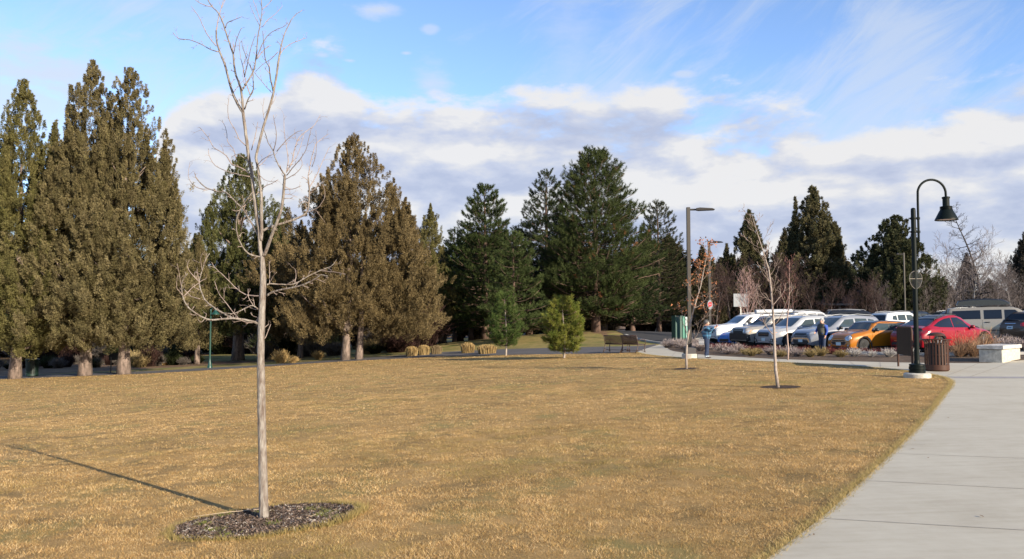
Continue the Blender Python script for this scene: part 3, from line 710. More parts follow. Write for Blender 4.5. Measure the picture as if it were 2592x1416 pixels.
for i, px in enumerate(range(-100, 1750, 82)):
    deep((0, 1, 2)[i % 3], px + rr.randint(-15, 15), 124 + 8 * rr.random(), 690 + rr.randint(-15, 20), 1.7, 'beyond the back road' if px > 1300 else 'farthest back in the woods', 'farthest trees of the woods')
GR = 'dark evergreens beyond the parking lot'
# evergreens beyond the lot
J2 = lambda px, Y, top, hw, seed, base, label, **k: tag(J(px, Y, top, hw, seed, base, label, **k), group=GR)
J2(1780, 88, 622, 46, 51, DK, 'slim pointed dark evergreen left of the second light pole', spires=2, tr=.2, plume=1.1, ll=.17, lw=.07, per=55, crown0=.05)
J2(1900, 92, 532, 78, 52, (A3(.068, .07, .032), A3(.115, .098, .05)), 'pointed evergreen left of the slender bare lawn tree', spires=5, tr=.25, plume=1.15, ll=.19, lw=.085, per=62, dens=1.15, crown0=.05, spx=[(-.75, 0, .72, .22), (-1.2, 0, .6, .2)])
J2(2064, 90, 470, 102, 53, (A3(.075, .074, .034), A3(.13, .11, .055)), 'tallest ragged evergreen beyond the parked silver cars', spires=9, tr=.3, plume=1.1, ll=.19, lw=.085, per=60, dens=.9, crown0=.06, power=.7, spx=[(-.45, 0, .93, .14), (.62, 0, .72, .2), (-.8, 0, .62, .2)])
J2(1990, 96, 580, 62, 54, DK, 'lower dark evergreen left of the tallest ragged one', spires=4, tr=.2, plume=1.15, ll=.17, lw=.07, per=50, crown0=.05)
J2(2135, 98, 645, 60, 55, (A3(.05, .045, .025), A3(.08, .06, .035)), 'low brown evergreen right of the tallest ragged one', spires=4, tr=.2, plume=1.15, ll=.17, lw=.07, per=50, crown0=.05)
J2(2270, 84, 548, 100, 56, (A3(.045, .054, .024), A3(.085, .082, .04)), 'dense rounded dark evergreen behind the black lamp post', spires=9, tr=.3, plume=1.0, ll=.18, lw=.085, per=70, dens=1.5, crown0=.05, power=.5, belly=.3)
J2(2345, 92, 690, 45, 57, DK, 'low dark evergreen at the right foot of the rounded one', spires=4, tr=.2, plume=1.1, ll=.17, lw=.07, per=50, crown0=.05)
J2(2600, 96, 590, 60, 58, (A3(.045, .04, .03), A3(.075, .06, .045)), 'dark evergreen cut off by the right edge', spires=5, tr=.25, plume=1.15, ll=.17, lw=.07, per=50, crown0=.05)
J2(2452, 120, 640, 38, 59, (A3(.07, .06, .055), A3(.10, .08, .07)), 'distant brown evergreen left of the tall leafless tree', spires=3, tr=.2, plume=1.3, ll=.2, lw=.09, per=45, crown0=.05)
for i, px in enumerate(range(1760, 2640, 62)):
    deep((2, 0)[i % 2], px + rr.randint(-12, 12), 112 + 9 * rr.random(), (668 if px < 2200 else 712) + rr.randint(-20, 18), 1.6, 'beyond the parking lot', 'low evergreens beyond the parking lot')

# ------------------------------------------------------------------ the bare tree on the lawn: limbs in their real places, bending toward and away from the walk
M_bark = mat('bare_tree_bark', (.30, .27, .235), .85, var=.45, vscale=34, bump=1.0, bscale=60, stretch=(1, 1, .25), col2=(.11, .075, .055))
M_twig = mat('bare_tree_twig', (.36, .285, .24), .8, var=.3, vscale=20, col2=(.20, .145, .12))
def bare_lawn_tree():
    rs = random.Random(12); g = TREE; root = empty('bare_tree', g); D0 = g.y
    c7 = lambda L: [(420 + x / 2.8146, y / 2.8146) for x, y in L]; c8 = lambda L: [(420 + x / 3.127, 450 + y / 3.127) for x, y in L]
    placed = []
    def depth_at(p):
        return min(placed, key=lambda q: (q[0] - p[0]) ** 2 + (q[1] - p[1]) ** 2)[2] if placed else 0.0
    def smooth(L, k=3):
        out = []
        for i in range(len(L) - 1):
            p0, p1, p2, p3 = L[max(i - 1, 0)], L[i], L[i + 1], L[min(i + 2, len(L) - 1)]
            for j in range(k):
                t = j / k; out.append(tuple(0.5 * (2 * p1[a] + (p2[a] - p0[a]) * t + (2 * p0[a] - 5 * p1[a] + 4 * p2[a] - p3[a]) * t * t + (-p0[a] + 3 * p1[a] - 3 * p2[a] + p3[a]) * t ** 3) for a in (0, 1)))
        out.append(L[-1]); return out
    tk = MB(); ld = MB(); tw = MB()
    def run(mb, L, r0, r1, n=6, k=3, dy=None, sub=True, wig=.5):
        L = smooth(L, k); d = depth_at(L[0]); sl = dy if dy is not None else rs.choice((-1, 1)) * (.25 + .55 * rs.random())
        pts = []; rad = []; acc = 0; m = len(L)
        for i, p in enumerate(L):
            if i: acc += math.hypot(p[0] - L[i - 1][0], p[1] - L[i - 1][1])
            dd = d + sl * acc * D0 / F * (1 - .15 * acc / 200)
            w = wig if 0 < i < m - 1 else 0
            px, py = p[0] + rs.uniform(-w, w), p[1] + rs.uniform(-w, w)
            pts.append(AT(px, py, D0 + dd) - g); rad.append((r0 + (r1 - r0) * (i / (m - 1)) ** .8) * D0 / F)
            placed.append((px, py, dd))
        mb.tube(pts, rad, n)
        if sub:
            # short spur twigs
            t = 9 + 8 * rs.random(); acc = 0
            for i in range(1, m):
                acc += math.hypot(L[i][0] - L[i - 1][0], L[i][1] - L[i - 1][1])
                if acc > t and rad[i] < .013:
                    acc = 0; t = 8 + 16 * rs.random(); a0 = math.atan2(L[i][1] - L[i - 1][1], L[i][0] - L[i - 1][0]) + rs.choice((-1, 1)) * rs.uniform(.5, 1.1)
                    l = rs.uniform(5, 17) * (1 if rs.random() < .7 else 1.8); q = [pts[i]]; x, y = L[i]; dd = placed[-(m - i)][2]
                    for s in range(3):
                        a0 += rs.uniform(-.35, .35) - .05 * math.cos(a0); x += l / 3 * math.cos(a0); y += l / 3 * math.sin(a0); dd += rs.uniform(-.02, .02)
                        q.append(AT(x, y, D0 + dd) - g)
                    r = min(rad[i] * .6, .0042); tw.tube(q, [r, r * .8, r * .6, r * .4], 4)
                    if l > 11:
                        a1 = a0 + rs.choice((-1, 1)) * .8; b = AT(x - l / 3 * math.cos(a0) + l * .4 * math.cos(a1), y - l / 3 * math.sin(a0) + l * .4 * math.sin(a1), D0 + dd) - g
                        tw.tube([q[2], (q[2] + b) / 2, b], [r * .7, r * .5, r * .3], 4)
    # trunk
    tp = [(668, 1326), (668, 1310), (666.5, 1240), (664.5, 1150), (662.5, 1060), (661.5, 980), (660, 900), (661.4, 834), (664.6, 754), (666, 706), (664.6, 674), (663, 650)]
    tr_ = [15, 12.4, 11, 10.4, 10.2, 9.8, 9.2, 8.8, 8.3, 7.8, 6.8, 5.6]
    L = smooth(tp, 4); R_ = np.interp(np.linspace(0, 1, len(L)), np.linspace(0, 1, len(tr_)), tr_)
    pts = []; rad = []
    for i, p in enumerate(L):
        dd = .0012 * (1318 - p[1]) * .12; pts.append(AT(p[0], p[1], D0 + dd) - g); rad.append(R_[i] * (1 + rs.uniform(-.035, .035)) * D0 / F); placed.append((p[0], p[1], dd))
    tk.tube(pts, rad, 16)
    run(ld, c8([(762, 640), (745, 560), (740, 430), (725, 350), (705, 200), (690, 80), (683, 0)]) + c7([(605, 1200), (590, 1120), (575, 1000), (562, 900), (549, 800)]), 5.3, 3.9, 8, dy=.05, sub=False, wig=.3)
    run(ld, c8([(752, 500), (757, 400), (755, 300), (755, 150), (745, 60), (738, 0)]) + c7([(652, 1180), (642, 1125), (655, 1060), (680, 960), (705, 870), (740, 760), (765, 670), (785, 560), (800, 450), (810, 390)]), 4.6, 2.6, 8, dy=-.12, sub=False, wig=.3)
    run(ld, c8([(772, 620), (800, 560), (840, 450), (880, 350), (915, 240), (930, 130), (940, 0)]) + c7([(848, 1250)]), 4.8, 3.0, 8, dy=-.3, wig=.3)
    br = lambda L, r0=2.2, r1=.7, **k: run(ld if r0 >= 2 else tw, L, r0, r1, 6 if r0 >= 2 else 5, **k)
    # top, left leader
    br(c7([(548, 800), (510, 740), (475, 660), (450, 580), (425, 480), (400, 410), (380, 360), (362, 290), (358, 220)]), 3.6, 2.0, dy=.25)
    br(c7([(358, 220), (375, 130), (395, 50), (420, -30)]), 1.6, .7)
    br(c7([(375, 370), (320, 355), (240, 310), (170, 285), (90, 275), (50, 232)]), 1.6, .8)
    br(c7([(360, 330), (310, 270), (270, 200), (235, 120), (180, 45)]), 1.5, .7)
    br(c7([(550, 800), (545, 720), (535, 640), (520, 590), (500, 540), (485, 460), (480, 390), (450, 300), (425, 220), (400, 150), (370, 90), (330, 50), (300, 0), (285, -50)]), 3.3, 1.2, dy=-.2)
    br(c7([(330, 50), (270, 35), (210, 0), (150, -60)]), 1.2, .7)
    br(c7([(425, 200), (440, 160), (480, 145), (540, 120)]), 1.3, .7)
    br(c7([(480, 390), (500, 300), (520, 240), (540, 200)]), 1.2, .6)
    br(c7([(480, 660), (510, 620), (545, 580)]), 1.2, .7); br(c7([(495, 500), (480, 430), (478, 280)]), 1.2, .6)
    br(c7([(538, 650), (570, 600), (600, 550), (625, 500), (640, 430), (650, 340), (655, 260), (670, 180), (685, 80), (680, -20), (695, -90)]), 2.6, 1.0, dy=.2)
    br(c7([(650, 420), (680, 380), (720, 340), (750, 325)]), 1.5, .7)
    br(c7([(640, 430), (680, 330), (720, 260), (770, 220), (840, 190), (870, 160)]), 1.4, .6)
    br(c7([(670, 190), (640, 130), (600, 40)]), 1.1, .6); br(c7([(690, 190), (730, 140), (780, 100), (830, 45)]), 1.1, .6)
    br(c7([(672, 150), (640, 50), (610, -20)]), 1.0, .6); br(c7([(685, 70), (720, 40), (755, 0), (775, -50)]), 1.1, .6); br(c7([(395, 60), (420, 10), (450, -60)]), 1.0, .6)
    br(c7([(560, 780), (590, 700), (620, 650), (622, 560), (620, 520), (590, 450), (550, 350), (540, 290)]), 2.0, .7)
    br(c7([(600, 680), (580, 620), (560, 540), (545, 460), (530, 400), (520, 280)]), 1.6, .6)
    br(c7([(560, 550), (585, 440), (610, 330), (640, 240)]), 1.4, .6); br(c7([(560, 610), (550, 500), (585, 320)]), 1.0, .5)
    # right stem
    br(c7([(810, 390), (830, 290), (860, 210), (910, 120), (970, 75)]), 2.0, .8)
    br(c7([(765, 650), (745, 560), (735, 480), (710, 430), (700, 350), (690, 220)]), 2.2, .8)
    br(c7([(752, 660), (700, 600), (640, 530), (590, 450)]), 1.2, .6)
    br(c7([(810, 400), (840, 350), (900, 310), (960, 285), (1000, 270)]), 1.4, .7)
    br(c7([(800, 370), (750, 420), (690, 460), (640, 510)]), 1.1, .6); br(c7([(740, 760), (770, 720), (790, 660)]), .9, .5); br(c7([(705, 870), (690, 790), (700, 700)]), .9, .5)
    # fan at the right
    br(c7([(850, 1250), (820, 1210), (780, 1130), (765, 1075), (730, 1020), (700, 930)]), 2.0, .8)
    br(c7([(765, 1075), (785, 1000), (785, 940), (765, 820)]), 1.2, .6); br(c7([(860, 1230), (870, 1150), (860, 1060), (845, 950), (840, 820)]), 1.5, .6)
    br(c7([(865, 1220), (900, 1150), (920, 1050), (950, 980), (1010, 930), (1060, 890), (1100, 820)]), 1.7, .6)
    br(c7([(860, 1250), (900, 1200), (960, 1130), (1000, 1060), (1020, 980), (1035, 920)]), 1.4, .6); br(c7([(790, 1080), (850, 1010), (920, 950), (975, 930)]), 1.2, .6)
    br(c7([(850, 1280), (920, 1240), (970, 1180), (960, 1120)]), 1.1, .6); br(c7([(846, 1330), (900, 1350), (965, 1325)]), 1.1, .6)
    br(c7([(880, 1180), (940, 1100), (985, 950)]), 1.0, .5); br(c7([(955, 1000), (930, 1000), (915, 930)]), .8, .5)
    # D limb and its fan
    br(c8([(760, 425), (830, 390), (930, 360), (1040, 320), (1110, 280), (1130, 200), (1135, 100), (1127, 0)]), 3.6, 2.0, dy=.25)
    br(c8([(1110, 280), (1200, 240), (1240, 190), (1260, 130), (1240, 50)]), 1.2, .6)
    br(c7([(1013, 1300), (1015, 1250), (1030, 1170), (1050, 1080), (1075, 1020), (1110, 990), (1160, 955)]), 1.6, .6); br(c7([(1020, 1340), (1060, 1270), (1100, 1190), (1130, 1120), (1165, 1050)]), 1.4, .6)
    br(c7([(1040, 1190), (1070, 1100), (1068, 930)]), 1.0, .5); br(c7([(1030, 1370), (1080, 1330), (1120, 1290)]), 1.0, .5); br(c8([(1130, 200), (1090, 190), (1060, 200)]), .9, .5); br(c8([(1130, 120), (1180, 90), (1210, 30)]), 1.0, .5)
    # arc and crossing limb on the left
    br(c8([(765, 630), (700, 620), (640, 590), (590, 520), (558, 420), (560, 330), (590, 250), (620, 200), (680, 120)]), 2.4, 1.2, dy=-.4)
    br(c8([(747, 490), (700, 400), (640, 300), (600, 240), (540, 180), (480, 120), (400, 110), (320, 80), (270, 40), (240, 0)]), 2.6, 1.3, dy=.3)
    br(c8([(320, 90), (260, 85), (210, 50), (180, 0)]) + c7([(160, 1220), (172, 1155)]), 1.2, .5); br(c8([(250, 20), (235, -10)]) + c7([(205, 1230)]), 1.2, .9)
    br(c8([(590, 255), (560, 265), (520, 255)]), 1.0, .5); br(c8([(620, 200), (610, 170), (605, 140)]), 1.0, .6); br(c8([(610, 235), (680, 170), (740, 110)]), 1.4, .8); br(c8([(575, 470), (600, 440), (620, 435)]), .8, .5)
    br(c7([(600, 1240), (540, 1200), (470, 1170), (430, 1110), (370, 1070), (340, 1050), (300, 980), (240, 910)]), 1.8, .8); br(c7([(600, 1260), (500, 1240), (430, 1220), (350, 1180), (310, 1110), (303, 1060)]), 1.5, .6)
    br(c7([(500, 1130), (480, 1060), (440, 1010), (430, 930), (400, 855)]), 1.2, .6); br(c7([(570, 1040), (520, 990), (500, 940), (460, 870), (440, 800), (450, 680)]), 1.4, .6)
    br(c7([(640, 1200), (700, 1150), (750, 1080)]), 1.2, .6); br(c7([(650, 1180), (700, 1130), (765, 1100)]), 1.1, .6); br(c7([(610, 1070), (640, 950), (655, 870)]), 1.3, .6); br(c7([(600, 1180), (560, 1130), (510, 1100), (470, 1120)]), 1.1, .6)
    br(c7([(655, 1240), (720, 1290), (800, 1290)]), 1.0, .5); br(c8([(800, 60), (850, 40), (890, 15)]), 1.1, .6); br(c8([(755, 90), (800, 60)]), 1.3, 1.1)
    br(c8([(935, 95), (1000, 90), (1070, 65)]), 1.1, .6); br(c8([(930, 130), (985, 135), (1040, 155)]), .9, .5)
    # lower limbs
    br(c8([(800, 935), (850, 905), (950, 880), (1050, 860), (1130, 830), (1200, 790), (1230, 770), (1280, 780)]), 3.0, 1.1, dy=-.35)
    br(c8([(800, 850), (830, 840), (920, 845), (1000, 845), (1060, 820), (1120, 785), (1200, 745), (1260, 720), (1310, 700), (1350, 650)]), 2.2, .8, dy=.35)
    br(c8([(1240, 740), (1330, 748), (1420, 765)]), 1.1, .6); br(c8([(1020, 835), (1030, 770), (1020, 720)]), 1.0, .6); br(c8([(820, 838), (820, 760), (818, 660)]), 1.1, .6); br(c8([(830, 820), (850, 780), (875, 750)]), 1.0, .6)
    br(c8([(735, 1160), (690, 1140), (620, 1125), (540, 1115), (450, 1120), (350, 1125), (300, 1110), (230, 1070), (170, 1020), (140, 960), (125, 890), (130, 820), (170, 760)]), 3.4, 1.2, dy=-.45)
    br(c8([(140, 940), (90, 880), (85, 830), (95, 770)]), 1.0, .6); br(c8([(140, 940), (200, 880), (270, 825), (318, 800)]), 1.2, .6); br(c8([(125, 880), (105, 760), (88, 680)]), .9, .5)
    br(c8([(540, 1115), (470, 1085), (400, 1040), (340, 1000), (300, 950), (270, 870), (265, 820), (285, 740), (320, 640), (345, 600)]), 2.4, .9, dy=.3)
    br(c8([(268, 830), (210, 770), (175, 720), (170, 690), (185, 650)]), 1.2, .6); br(c8([(265, 820), (248, 760), (248, 710)]), 1.0, .5); br(c8([(285, 745), (275, 640), (290, 600)]), 1.0, .5); br(c8([(300, 690), (325, 600)]), .9, .5); br(c8([(270, 960), (200, 940), (140, 880)]), 1.3, .7)
    br(c8([(740, 1050), (700, 1020), (670, 1015), (600, 1050), (540, 1075), (480, 1075), (420, 1060), (350, 1000)]), 2.0, 1.0)
    br(c8([(690, 1010), (655, 950), (650, 880)]), 1.2, .6); br(c8([(735, 1045), (690, 1040), (630, 1010)]), 1.2, .6)
    br(c8([(740, 1095), (715, 1135), (670, 1150), (620, 1140), (570, 1110), (520, 1050), (460, 970), (420, 920), (385, 820)]), 1.7, .7, dy=.3)
    br(c8([(460, 960), (460, 910), (475, 865)]), .9, .5); br(c8([(742, 935), (690, 935), (630, 925), (560, 880), (500, 820), (440, 760), (385, 710), (360, 670)]), 1.7, .7, dy=.35)
    br(c8([(780, 1275), (800, 1240), (830, 1160)]), 1.2, .7); br(c8([(780, 1190), (800, 1170), (815, 1158)]), 1.0, .6); br(c8([(735, 1110), (690, 1095), (670, 1070)]), 1.0, .6); br(c8([(310, 1115), (320, 1080), (300, 1070)]), .9, .5); br(c8([(310, 1110), (280, 1145), (255, 1125)]), .9, .5)
    tk.build('trunk', M_bark, root, smooth=True); ld.build('branches', M_bark, root, smooth=True); tw.build('twigs', M_twig, root, smooth=True)
    tag(root, 'tall leafless young tree standing in the round mulch ring in front', 'tree')
bare_lawn_tree()

# ------------------------------------------------------------------ grown bare trees
def grow(mb, tw, rs, p, d, L, r, lev, S):
    n = S.get('seg', 5); pts = [p.copy()]; rad = [r]; dirs = [d.copy()]
    for i in range(n):
        up = S['up'][min(lev, len(S['up']) - 1)]
        d = (d + Vector((rs.gauss(0, 1), rs.gauss(0, 1), rs.gauss(0, 1))) * S['wig'] + Vector((0, 0, up))).normalized()
        p = p + d * (L / n); pts.append(p.copy()); dirs.append(d.copy()); rad.append(max(S.get('rmin', .003), r * (1 - (i + 1) / n * (1 - S['tip']))))
    (mb if lev == 0 else tw).tube(pts, rad, 8 if lev == 0 else (5 if lev == 1 else 3))
    ends = [(pts[-1], dirs[-1], 1.0)]
    if lev < S['lev']:
        nb = S['nb'][min(lev, len(S['nb']) - 1)]; ph = rs.random() * 6.28
        for k in range(nb):
            t = S['t0'][min(lev, len(S['t0']) - 1)]; t = t + (1 - t) * ((k + rs.random() * .8) / nb); i = min(int(t * n), n - 1); f = t * n - i
            q = pts[i].lerp(pts[i + 1], min(f, 1)); ax = dirs[i]; a = ph + k * 2.4 + rs.uniform(-.3, .3)
            o = ax.orthogonal().normalized(); o = Matrix.Rotation(a, 3, ax) @ o; ang = math.radians(S['ang'][min(lev, len(S['ang']) - 1)] * rs.uniform(.8, 1.2))
            dd = ax * math.cos(ang) + o * math.sin(ang); ll = L * S['ratio'][min(lev, len(S['ratio']) - 1)] * rs.uniform(.7, 1.15) * (1 - S.get('cone', .5) * t if lev == 0 else 1)
            ends += grow(mb, tw, rs, q, dd, ll, rad[i] * (S.get('br', .55) if lev == 0 else .62), lev + 1, S)
    return ends
def bare(name, H, r, seed, S, mt, mtw, leaves=None):
    rs = random.Random(seed); root = empty(name); mb = MB(); tw = MB()
    ends = grow(mb, tw, rs, Vector((0, 0, -.05)), Vector((S.get('lean', 0), 0, 1)).normalized(), H, r, 0, S)
    k_ = H / max(v[2] for v in tw.v + mb.v)
    for q in (mb, tw): q.v = [(v[0] * (.5 + .5 * k_), v[1] * (.5 + .5 * k_), v[2] * k_) for v in q.v]
    mb.build('trunk', mt, root, smooth=True); tw.build('branches', mtw, root, smooth=True)
    if leaves:
        n, col, sz, zr = leaves; rg = np.random.RandomState(seed); E = np.array([tuple(e[0]) for e in ends]); E = E * [.5 + .5 * k_, .5 + .5 * k_, k_]; E = E[(E[:, 2] > zr[0]) & (E[:, 2] < zr[1])]
        P = E[rg.randint(0, len(E), n)] + rg.randn(n, 3) * .07; D = unit(rg.randn(n, 3) + [0, 0, -.4]); c = np.array(col) * (.6 + .8 * rg.rand(n))[:, None]
        V, c = leaflets(P, D, sz * (.6 + .8 * rg.rand(n)), np.full(n, sz * .75), rg, c); tri_object('dead_leaves', V, c, leafmat('dead_leaf_mat', .3), root)
    return root
M_pale = mat('pale_bark', (.33, .29, .25), .85, var=.4, vscale=14, col2=(.24, .18, .15), bump=.5)
M_ptw = mat('pale_twig', (.26, .195, .165), .8)
M_redtw = mat('reddish_twig', (.19, .085, .07), .8, var=.3, vscale=3); M_greytw = mat('grey_twig', (.10, .078, .072), .85, var=.3, vscale=2); M_graytr = mat('grey_trunk', (.10, .078, .068), .9, var=.3, vscale=4)
M_whitish = mat('whitish_bark', (.34, .32, .30), .8, var=.25, vscale=6)
SAP = dict(br=.36, seg=9, up=[0.0, .13, .08, .05], wig=.07, tip=.12, lev=3, nb=[19, 4, 3], t0=[.30, .3, .3], ang=[62, 45, 40], ratio=[.26, .38, .4], cone=.65, rmin=.0035)
def lawn_sap(px, py, top, r, seed, S, label, group, mt=None, mtw=None, leaves=None, name='bare_sapling'):
    g = GP(px, py); H = HT(px, g.y, top); o = bare(name, H, r, seed, S, mt or M_pale, mtw or M_ptw, leaves); o.location = g; return tag(o, label, 'tree', group)
gs = 'young bare trees by the walk'
o = lawn_sap(1738, 935, 600, .042, 3, dict(SAP, nb=[17, 4, 3], t0=[.16, .3, .3], cone=.75, ratio=[.30, .4, .4]), 'thin sapling with clinging brown dead leaves in front of the first light pole', gs, leaves=(330, (.36, .15, .07), .075, (1.9, 6)), mtw=M_ptw)
o = lawn_sap(1970, 982, 508, .043, 9, dict(SAP, lean=-.055), 'tall slender bare sapling on the lawn in front of the parked cars', gs, mt=M_pale, mtw=M_ptw)
o = lawn_sap(1994, 913, 640, .035, 14, dict(SAP, nb=[16, 4, 3], t0=[.42, .3, .3], ang=[42, 40, 40]), 'thin reddish bare sapling in the planting bed before the grey fronted car', gs, mt=mat('redbark', (.34, .24, .20), .8), mtw=M_redtw)
def small_ring(px, py, rx, lab):
    g = GP(px, py); pts = [(g.x + rx * math.cos(t), g.y + rx * math.sin(t)) for t in [2 * math.pi * i / 28 for i in range(28)]]
    sheet('mulch_ring', pts, 0.012, M_mulch, 0.5)
small_ring(1738, 934, .42, ''); small_ring(1976, 981, .46, '')
# upswept pale tree in the lot
VASE = dict(seg=7, up=[0, .22, .10, .06], wig=.05, tip=.1, lev=3, nb=[30, 5, 3], t0=[.26, .25, .3], ang=[38, 28, 28], ratio=[.50, .42, .4], cone=.5, rmin=.008)
o = bare('bare_tree', HT(1890, 56, 668), .07, 21, VASE, M_whitish, mat('pinkish_twig', (.30, .19, .17), .8)); o.location = (XY(1892, 56), 56, T0(XY(1892, 56), 56)); tag(o, 'upswept pale barked bare tree behind the white long wagon', 'tree', 'bare trees of the parking lot')
def bt(px, Y, top, seed, S, label, mt, mtw, r=.12, group='bare trees beyond the parking lot'):
    o = bare('bare_tree', HT(px, Y, top), r, seed, S, mt, mtw); x = XY(px, Y); o.location = (x, Y, T0(x, Y)); return tag(o, label, 'tree', group)
CONE = dict(seg=10, up=[0, .035, .04, .05], wig=.06, tip=.06, lev=3, nb=[46, 6, 4], t0=[.12, .2, .2], ang=[78, 40, 40], ratio=[.30, .42, .4], cone=.85, rmin=.012)
bt(2492, 88, 508, 5, CONE, 'tall dark leafless tree with level branches above the beige wagon', mat('dark_trunk', (.05, .04, .036), .9), mat('dark_twig', (.045, .035, .033), .9), .20)
THK = dict(seg=6, up=[.0, .16, .10, .06], wig=.07, tip=.10, lev=4, nb=[10, 6, 5, 4], t0=[.08, .15, .15, .15], ang=[27, 26, 30, 32], ratio=[.62, .48, .46, .42], cone=.25, rmin=.0105)
thick = bare('bare_tree', 8.0, .13, 31, THK, M_graytr, M_greytw); thick2 = bare('bare_tree', 8.0, .11, 36, dict(THK, ang=[24, 26, 30, 34]), M_whitish, mat('light_grey_twig', (.20, .17, .165), .85))
redt = bare('bare_tree', 8.0, .12, 39, dict(THK, ang=[28, 30, 32, 35]), M_graytr, mat('redbrown_twig', (.05, .026, .021), .9))
def place_copies(base, L, label, group):
    for i, (px, Y, top) in enumerate(L):
        o = base if i == 0 else copy_tree(base); H = HT(px, Y, top); s = H / 8.0; x = XY(px, Y); o.location = (x, Y, T0(x, Y)); o.scale = (s * 1.05,) * 2 + (s,); o.rotation_euler.z = i * 1.9
        tag(o, label(i, px), 'tree', group)
gb = 'bare trees beyond the parking lot'
names_l = ['left of the tall dark leafless one', 'at the right foot of the rounded evergreen', 'behind the roof box of the beige wagon', 'right of the tall dark leafless one', 'at the far right behind the brown wagon', 'between the two groups of evergreens', 'just left of the rounded evergreen']
place_copies(thick2, [(2362, 84, 600), (2405, 92, 585), (2440, 86, 570), (2535, 90, 600), (2575, 84, 640), (2200, 100, 620), (2180, 94, 665)], lambda i, px: 'bushy pale grey bare tree ' + names_l[i], gb)
n2 = ['behind the black lamp post', 'left of the beige wagon', 'over the rear of the beige wagon', 'over the front of the beige wagon', 'at the right edge', 'low in front of the rounded evergreen', 'above the brown wagon']
place_copies(thick, [(2335, 80, 700), (2395, 82, 680), (2430, 96, 640), (2510, 82, 690), (2590, 82, 660), (2240, 78, 700), (2550, 98, 640)], lambda i, px: 'many stemmed dark bare tree ' + n2[i], gb)
n3 = ['left end of the lot behind the second light pole', 'behind the white board', 'behind the upswept pale tree', 'behind the slender lawn sapling', 'behind the silver cars', 'in front of the tallest ragged evergreen', 'left of the low shelter roof', 'beside the low shelter', 'before the dense rounded evergreen', 'right of the low shelter']
place_copies(redt, [(1812, 74, 665), (1850, 78, 640), (1925, 76, 640), (1962, 80, 620), (2010, 76, 650), (2060, 74, 680), (2100, 84, 690), (2150, 70, 715), (2225, 74, 680), (2190, 80, 700)], lambda i, px: 'red brown twiggy bare tree ' + n3[i], 'red brown bare trees behind the lot')

# ------------------------------------------------------------------ shrubs, tufts and cut grass
def clump(n, h, r, col, seed, spread=.8, w=.012, base_r=.12, curl=0.0):
    rs = np.random.RandomState(seed); a = rs.rand(n) * 6.283; br = base_r * np.sqrt(rs.rand(n)); k = rs.rand(n) ** .7
    B = np.stack([br * np.cos(a), br * np.sin(a), np.zeros(n)], 1)
    tip = np.stack([(br + r * k * spread) * np.cos(a + rs.randn(n) * .2), (br + r * k * spread) * np.sin(a + rs.randn(n) * .2), h * (.45 + .55 * rs.rand(n)) * np.sqrt(np.clip(1 - .75 * k * k, .1, 1))], 1)
    mid = (B + tip) / 2 + np.stack([np.zeros(n), np.zeros(n), h * .12 * k], 1)
    side = unit(np.cross(tip - B, rs.randn(n, 3))) * (w / 2)
    V = np.concatenate([np.stack([B - side, B + side, mid], 1), np.stack([mid - side, mid + side, tip], 1), np.stack([B - side, mid + side, mid - side], 1)])
    # side twigs
    m = n * 2; i = rs.randint(0, n, m); q = rs.rand(m)[:, None]; S = mid[i] * (1 - q) + tip[i] * q; D = unit(tip[i] - B[i] + rs.randn(m, 3) * .25 * h); Vt, _ = leaflets(S, D, h * .16 * (.5 + rs.rand(m)), np.full(m, w * .9), rs, None)
    c = col[0] + (col[1] - col[0]) * rs.rand(n)[:, None]; c = c * (.7 + .6 * rs.rand(n))[:, None]; ct = col[1] * (.6 + .8 * rs.rand(m))[:, None]
    return np.concatenate([V, Vt]), np.concatenate([c, c, c, ct])
M_sh = leafmat('shrub_mat', .1)
def shrub_proto(name, kind, seed):
    if kind == 'heather': V, c = clump(260, .50, .52, (A3(.12, .09, .08), A3(.36, .30, .28)), seed, w=.015, base_r=.14)
    elif kind == 'tan': V, c = clump(300, .42, .42, (A3(.12, .095, .04), A3(.32, .24, .11)), seed, w=.014, base_r=.12)
    elif kind == 'red': V, c = clump(260, .30, .36, (A3(.04, .014, .014), A3(.15, .04, .04)), seed, w=.016, base_r=.16)
    elif kind == 'white': V, c = clump(200, .44, .44, (A3(.22, .19, .16), A3(.55, .52, .48)), seed, w=.013, base_r=.08)
    elif kind == 'twiggy': V, c = clump(240, .82, .50, (A3(.16, .10, .06), A3(.34, .21, .125)), seed, w=.010, base_r=.08, spread=.9)
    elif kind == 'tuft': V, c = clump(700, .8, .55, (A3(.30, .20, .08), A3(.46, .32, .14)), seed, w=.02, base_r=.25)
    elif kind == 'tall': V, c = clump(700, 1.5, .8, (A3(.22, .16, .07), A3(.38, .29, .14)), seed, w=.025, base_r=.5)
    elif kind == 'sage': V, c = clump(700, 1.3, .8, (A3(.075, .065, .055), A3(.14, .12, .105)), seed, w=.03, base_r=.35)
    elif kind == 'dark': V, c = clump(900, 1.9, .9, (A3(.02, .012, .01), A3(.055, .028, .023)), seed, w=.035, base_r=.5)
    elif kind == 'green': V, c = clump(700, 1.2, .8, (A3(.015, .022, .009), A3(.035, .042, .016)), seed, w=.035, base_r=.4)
    return tri_object(name, V, c, M_sh)
PROTO = {}
def shrub(kind, x, y, label, group, sc=1.0, name='shrub', cat='shrub', seed=0):
    kk = (kind, seed % 3)
    if kk not in PROTO: o = PROTO[kk] = shrub_proto(name, kind, 100 + seed)
    else: o = PROTO[kk].copy(); COL.objects.link(o)
    o.name = name; o.location = (x, y, T0(x, y) + .02); o.rotation_euler.z = (x * 13.7 + y * 3.1) % 6.28; o.scale = (sc, sc, sc * (1 + .15 * math.sin(x * 9)))
    return tag(o, label, cat, group)
rb_ = random.Random(8)
bedg = 'shrubs of the planting bed along the walk'
